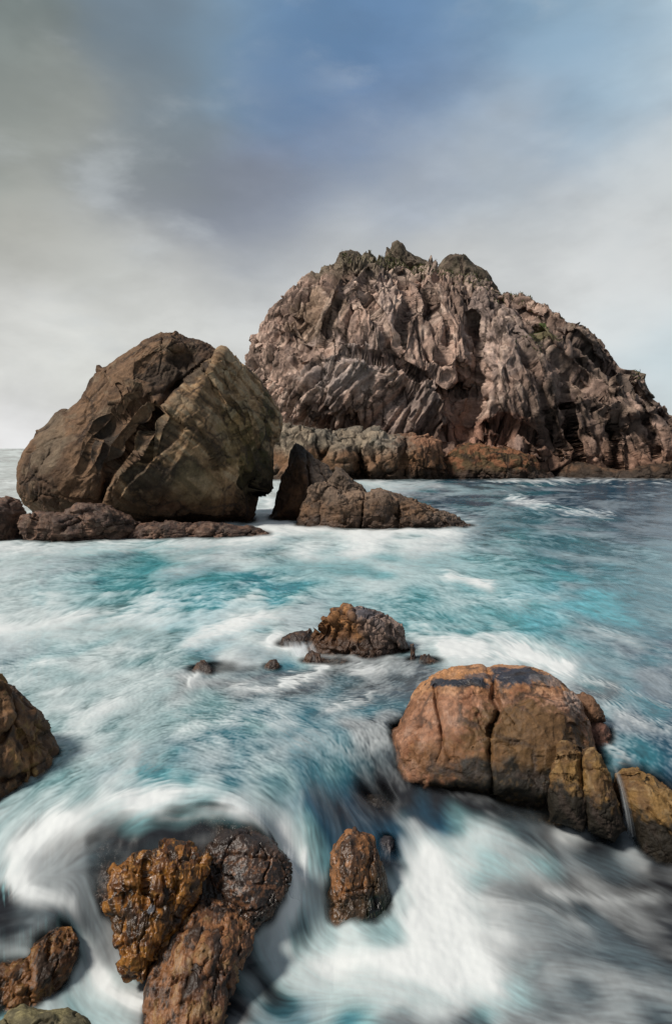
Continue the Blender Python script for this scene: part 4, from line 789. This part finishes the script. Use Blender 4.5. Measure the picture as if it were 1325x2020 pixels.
# ---- depth of water over the rocks
sv = np.full(NRm*NC, -9., np.float32); ZWf = ZW.ravel()
for co in RA:
    ok = (co[:, 1] > 4) ; q = co[ok]
    ri = np.round((1/q[:, 1]-s0)/(s1-s0)*(NRm-1)).astype(int); ci = np.round(np.interp(q[:, 0]/q[:, 1], tcol, np.arange(NC))).astype(int)
    okk = (ri >= 0) & (ri < NRm) & (ci > 0) & (ci < NC-1); idx = ri[okk]*NC+ci[okk]; zz_ = q[okk, 2]; dl = ZWf[idx]-zz_; kb = dl > -np.clip(q[okk, 1]*.012, .05, .6)*.5; np.maximum.at(sv, idx[kb], np.minimum(zz_[kb], ZWf[idx[kb]]+9).astype(np.float32))
sv = sv.reshape(NRm, NC)
def dil(a, k):
    for _ in range(k):
        b = a.copy(); b[1:] = np.maximum(b[1:], a[:-1]); b[:-1] = np.maximum(b[:-1], a[1:]); c = b.copy(); c[:, 1:] = np.maximum(c[:, 1:], b[:, :-1]); c[:, :-1] = np.maximum(c[:, :-1], b[:, 1:]); a = c
    return a
rk = dil(sv, 2)
depth = ZW - rk
dsc = np.clip(YY*.026, .05, .6)
a0 = sstep(depth/dsc + .35*Lb*.6, -.35, 1.3)
alpha = np.clip(a0, 0, 1); alpha = np.where(rk < -8, 1, alpha)
al2 = blur(blur(alpha.astype(np.float64), 2), 2); alpha = np.clip(al2*1.05, 0, 1)
near = blur(blur((rk > ZW-.02).astype(np.float64), 7), 7)     # closeness to a rock
# gentle swell and the fine chop
wv = (banded(500, 40, 140)*.9 + banded(520, 12, 30)*.3)
amp = np.clip(YY*.0022, .012, .10)
ZZ = ZW + wv*amp*(.6+.6*foam) + foam*.02*np.clip(YY/10, .3, 4)
co = np.stack([XX, YY, ZZ], -1).reshape(-1, 3)
ii = np.arange(NRm*NC).reshape(NRm, NC); fc_ = np.stack([ii[:-1, :-1], ii[1:, :-1], ii[1:, 1:], ii[:-1, 1:]], -1).reshape(-1, 4)
mw = bpy.data.materials.new('sea_water'); mw.use_nodes = True; nt = mw.node_tree; nt.nodes.clear(); g = G(nt)
aw = g.n('ShaderNodeAttribute', attribute_name='water'); af = g.n('ShaderNodeAttribute', attribute_name='foam'); aa = g.n('ShaderNodeAttribute', attribute_name='cover')
ob = g.n('ShaderNodeTexCoord').outputs['Object']
WSC = .85
c = g.mix(af.outputs['Fac'], aw.outputs['Color'], (.66, .69, .69))
p = g.n('ShaderNodeBsdfPrincipled'); g.l(c, p.inputs['Base Color'])
g.l(g.mr(af.outputs['Fac'], 0, .8, .22, .75, False), p.inputs['Roughness']); g.l(g.mr(af.outputs['Fac'], 0, .8, .22, .12, False), p.inputs['Specular IOR Level'])
nb = g.n('ShaderNodeTexNoise', i_Scale=6., i_Detail=5., i_Roughness=.6); g.l(ob, nb.inputs['Vector'])
bp = g.n('ShaderNodeBump', i_Strength=.12, i_Distance=.015); g.l(nb.outputs[0], bp.inputs['Height']); g.l(bp.outputs[0], p.inputs['Normal'])
g.l(aa.outputs['Fac'], p.inputs['Alpha'])
o_ = g.n('ShaderNodeOutputMaterial'); g.l(p.outputs[0], o_.inputs[0])
sea = build_mesh('sea_water', co, fc_, dict(water=(wcol*WSC).reshape(-1, 3), foam=foam.ravel(), cover=alpha.ravel()), mw)
sea['kind'] = 'structure'
# dark bed below
mb = bpy.data.materials.new('sea_bed'); mb.use_nodes = True; b = mb.node_tree.nodes['Principled BSDF']; nn = mb.node_tree.nodes.new('ShaderNodeTexNoise'); nn.inputs['Scale'].default_value = 1.5
rp_ = mb.node_tree.nodes.new('ShaderNodeMix'); rp_.data_type = 'RGBA'; rp_.inputs[6].default_value = (.012, .012, .011, 1); rp_.inputs[7].default_value = (.03, .024, .018, 1)
mb.node_tree.links.new(nn.outputs[0], rp_.inputs[0]); mb.node_tree.links.new(rp_.outputs[2], b.inputs['Base Color']); b.inputs['Roughness'].default_value = .8
q = np.array([(-9000, -30, -4.), (9000, -30, -4.), (9000, 9000, -4.), (-9000, 9000, -4.)]); bed = build_mesh('seabed', q, np.array([[0, 1, 2, 3]]), {}, mb); bed['kind'] = 'structure'
print('water', round(time.time()-T0, 1))

# ================================================================= THIN FALLS
mt = bpy.data.materials.new('falling_water'); mt.use_nodes = True; nt = mt.node_tree; nt.nodes.clear(); g = G(nt)
at = g.n('ShaderNodeAttribute', attribute_name='cover'); p = g.n('ShaderNodeBsdfPrincipled'); p.inputs['Base Color'].default_value = (.62, .67, .70, 1); p.inputs['Roughness'].default_value = .5
g.l(at.outputs['Fac'], p.inputs['Alpha']); g.l(p.outputs[0], g.n('ShaderNodeOutputMaterial').inputs[0])
def fall(a, b, wpx, wpx2, bulge, seed, dens=.6, sag=.12):
    # a, b: (px, py, forward distance) at the top middle and the bottom middle
    pa, pb = [np.array([0, 0, H]) + ray(q[0], q[1])*q[2]/ray(q[0], q[1])[1] for q in (a, b)]
    n, m_ = 60, 36; t = np.linspace(0, 1, n)[:, None]; u = np.linspace(-1, 1, m_)[None]
    wa, wb = wpx*a[2]/F, wpx2*b[2]/F; X = (pa[0]*(1-t)+pb[0]*t) + u*(wa*(1-t)+wb*t)/2
    Y = pa[1]*(1-t)+pb[1]*t - bulge*np.sin(np.pi*t)*1. - .02*np.cos(u*3); Z = pa[2] + (pb[2]-pa[2])*(t**(1+sag*4)) + 0*u
    Pq = np.stack([np.broadcast_to(X, (n, m_)), np.broadcast_to(Y, (n, m_)), Z], -1)
    q = np.stack([(u+0*t).ravel()*4.5+seed, (t+0*u).ravel()*.7, 0*(u+0*t).ravel()], -1)
    s = .5+fbm(q, 4, seed, .6)*1.2; cov = np.clip(s, 0, 1)*dens*(1-np.abs((u+0*t).ravel())**2.5)*sstep((t+0*u).ravel(), 0, .35)*(1-.6*sstep((t+0*u).ravel(), .8, 1))
    ii = np.arange(n*m_).reshape(n, m_); fc = np.stack([ii[:-1, :-1], ii[1:, :-1], ii[1:, 1:], ii[:-1, 1:]], -1).reshape(-1, 4)
    o = build_mesh('waterfall', Pq.reshape(-1, 3), fc, dict(cover=np.clip(cov, 0, 1)), mt); o['kind'] = 'structure'; return o
fall((1207, 1500, 9.2), (1244, 1650, 8.5), 9, 24, .06, 5, .35)
fall((585, 1262, 14.3), (600, 1302, 13.7), 64, 74, .1, 7, .85)
fall((573, 1655, 7.75), (572, 1800, 7.25), 30, 46, .10, 11, .75)
fall((603, 1668, 7.75), (602, 1755, 7.4), 12, 16, .08, 13, .45)
fall((628, 1305, 13.6), (615, 1345, 13.1), 16, 40, .1, 15, .8)

# ================================================================= GRASS on the island
ico = np.empty(len(island.data.vertices)*3, np.float32); island.data.vertices.foreach_get('co', ico); ico = ico.reshape(-1, 3) + np.array(island.location)
inn = np.empty(len(ico)*3, np.float32); island.data.vertices.foreach_get('normal', inn); inn = inn.reshape(-1, 3)
ipx, ipy = project(ico); rng = np.random.default_rng(4)
sc_ = np.zeros(len(ico))
for (px, py, rx, ry, s) in [(790, 516, 50, 14, 1.), (860, 535, 60, 14, .7), (1045, 668, 16, 7, 1.), (1062, 686, 30, 10, .7), (1268, 738, 26, 14, .8), (1020, 592, 40, 12, .5), (1100, 620, 60, 14, .4), (690, 505, 30, 12, .5), (945, 555, 40, 18, .5)]:
    sc_ = np.maximum(sc_, s*np.exp(-(((ipx-px)/rx)**2+((ipy-py)/ry)**2)))
cand = np.where((rng.random(len(ico)) < sc_*.22) & (inn[:, 2] > .05) & (inn[:, 1] < .3))[0]
cand = cand[:3500]; k = 5; base = np.repeat(ico[cand], k, 0) + rng.normal(0, .12, (len(cand)*k, 3)); n = len(base)
hgt = rng.uniform(.08, .26, n); ang = rng.uniform(0, np.pi, n); wd = rng.uniform(.05, .12, n)
dx = np.stack([np.cos(ang)*wd, np.sin(ang)*wd, 0*wd], -1); tip = base + np.stack([rng.normal(0, .12, n), rng.normal(0, .12, n), hgt], -1)
gv = np.stack([base-dx, base+dx, tip], 1).reshape(-1, 3); gf = np.arange(n*3).reshape(-1, 3)
gc = np.array([.075, .085, .025])*rng.uniform(.5, 1.3, n)[:, None] + np.array([.05, .035, .01])*(rng.random(n) < .3)[:, None]
mg = bpy.data.materials.new('grass'); mg.use_nodes = True; b_ = mg.node_tree.nodes['Principled BSDF']; b_.inputs['Roughness'].default_value = .8
an = mg.node_tree.nodes.new('ShaderNodeAttribute'); an.attribute_name = 'col'; mg.node_tree.links.new(an.outputs['Color'], b_.inputs['Base Color'])
gr = build_mesh('grass', gv, gf, dict(col=np.repeat(gc, 3, 0)), mg); gr['kind'] = 'stuff'; gr['label'] = 'tufts of dull green grass on the summit and ledges of the island'; gr['category'] = 'grass'
print('done', round(time.time()-T0, 1))
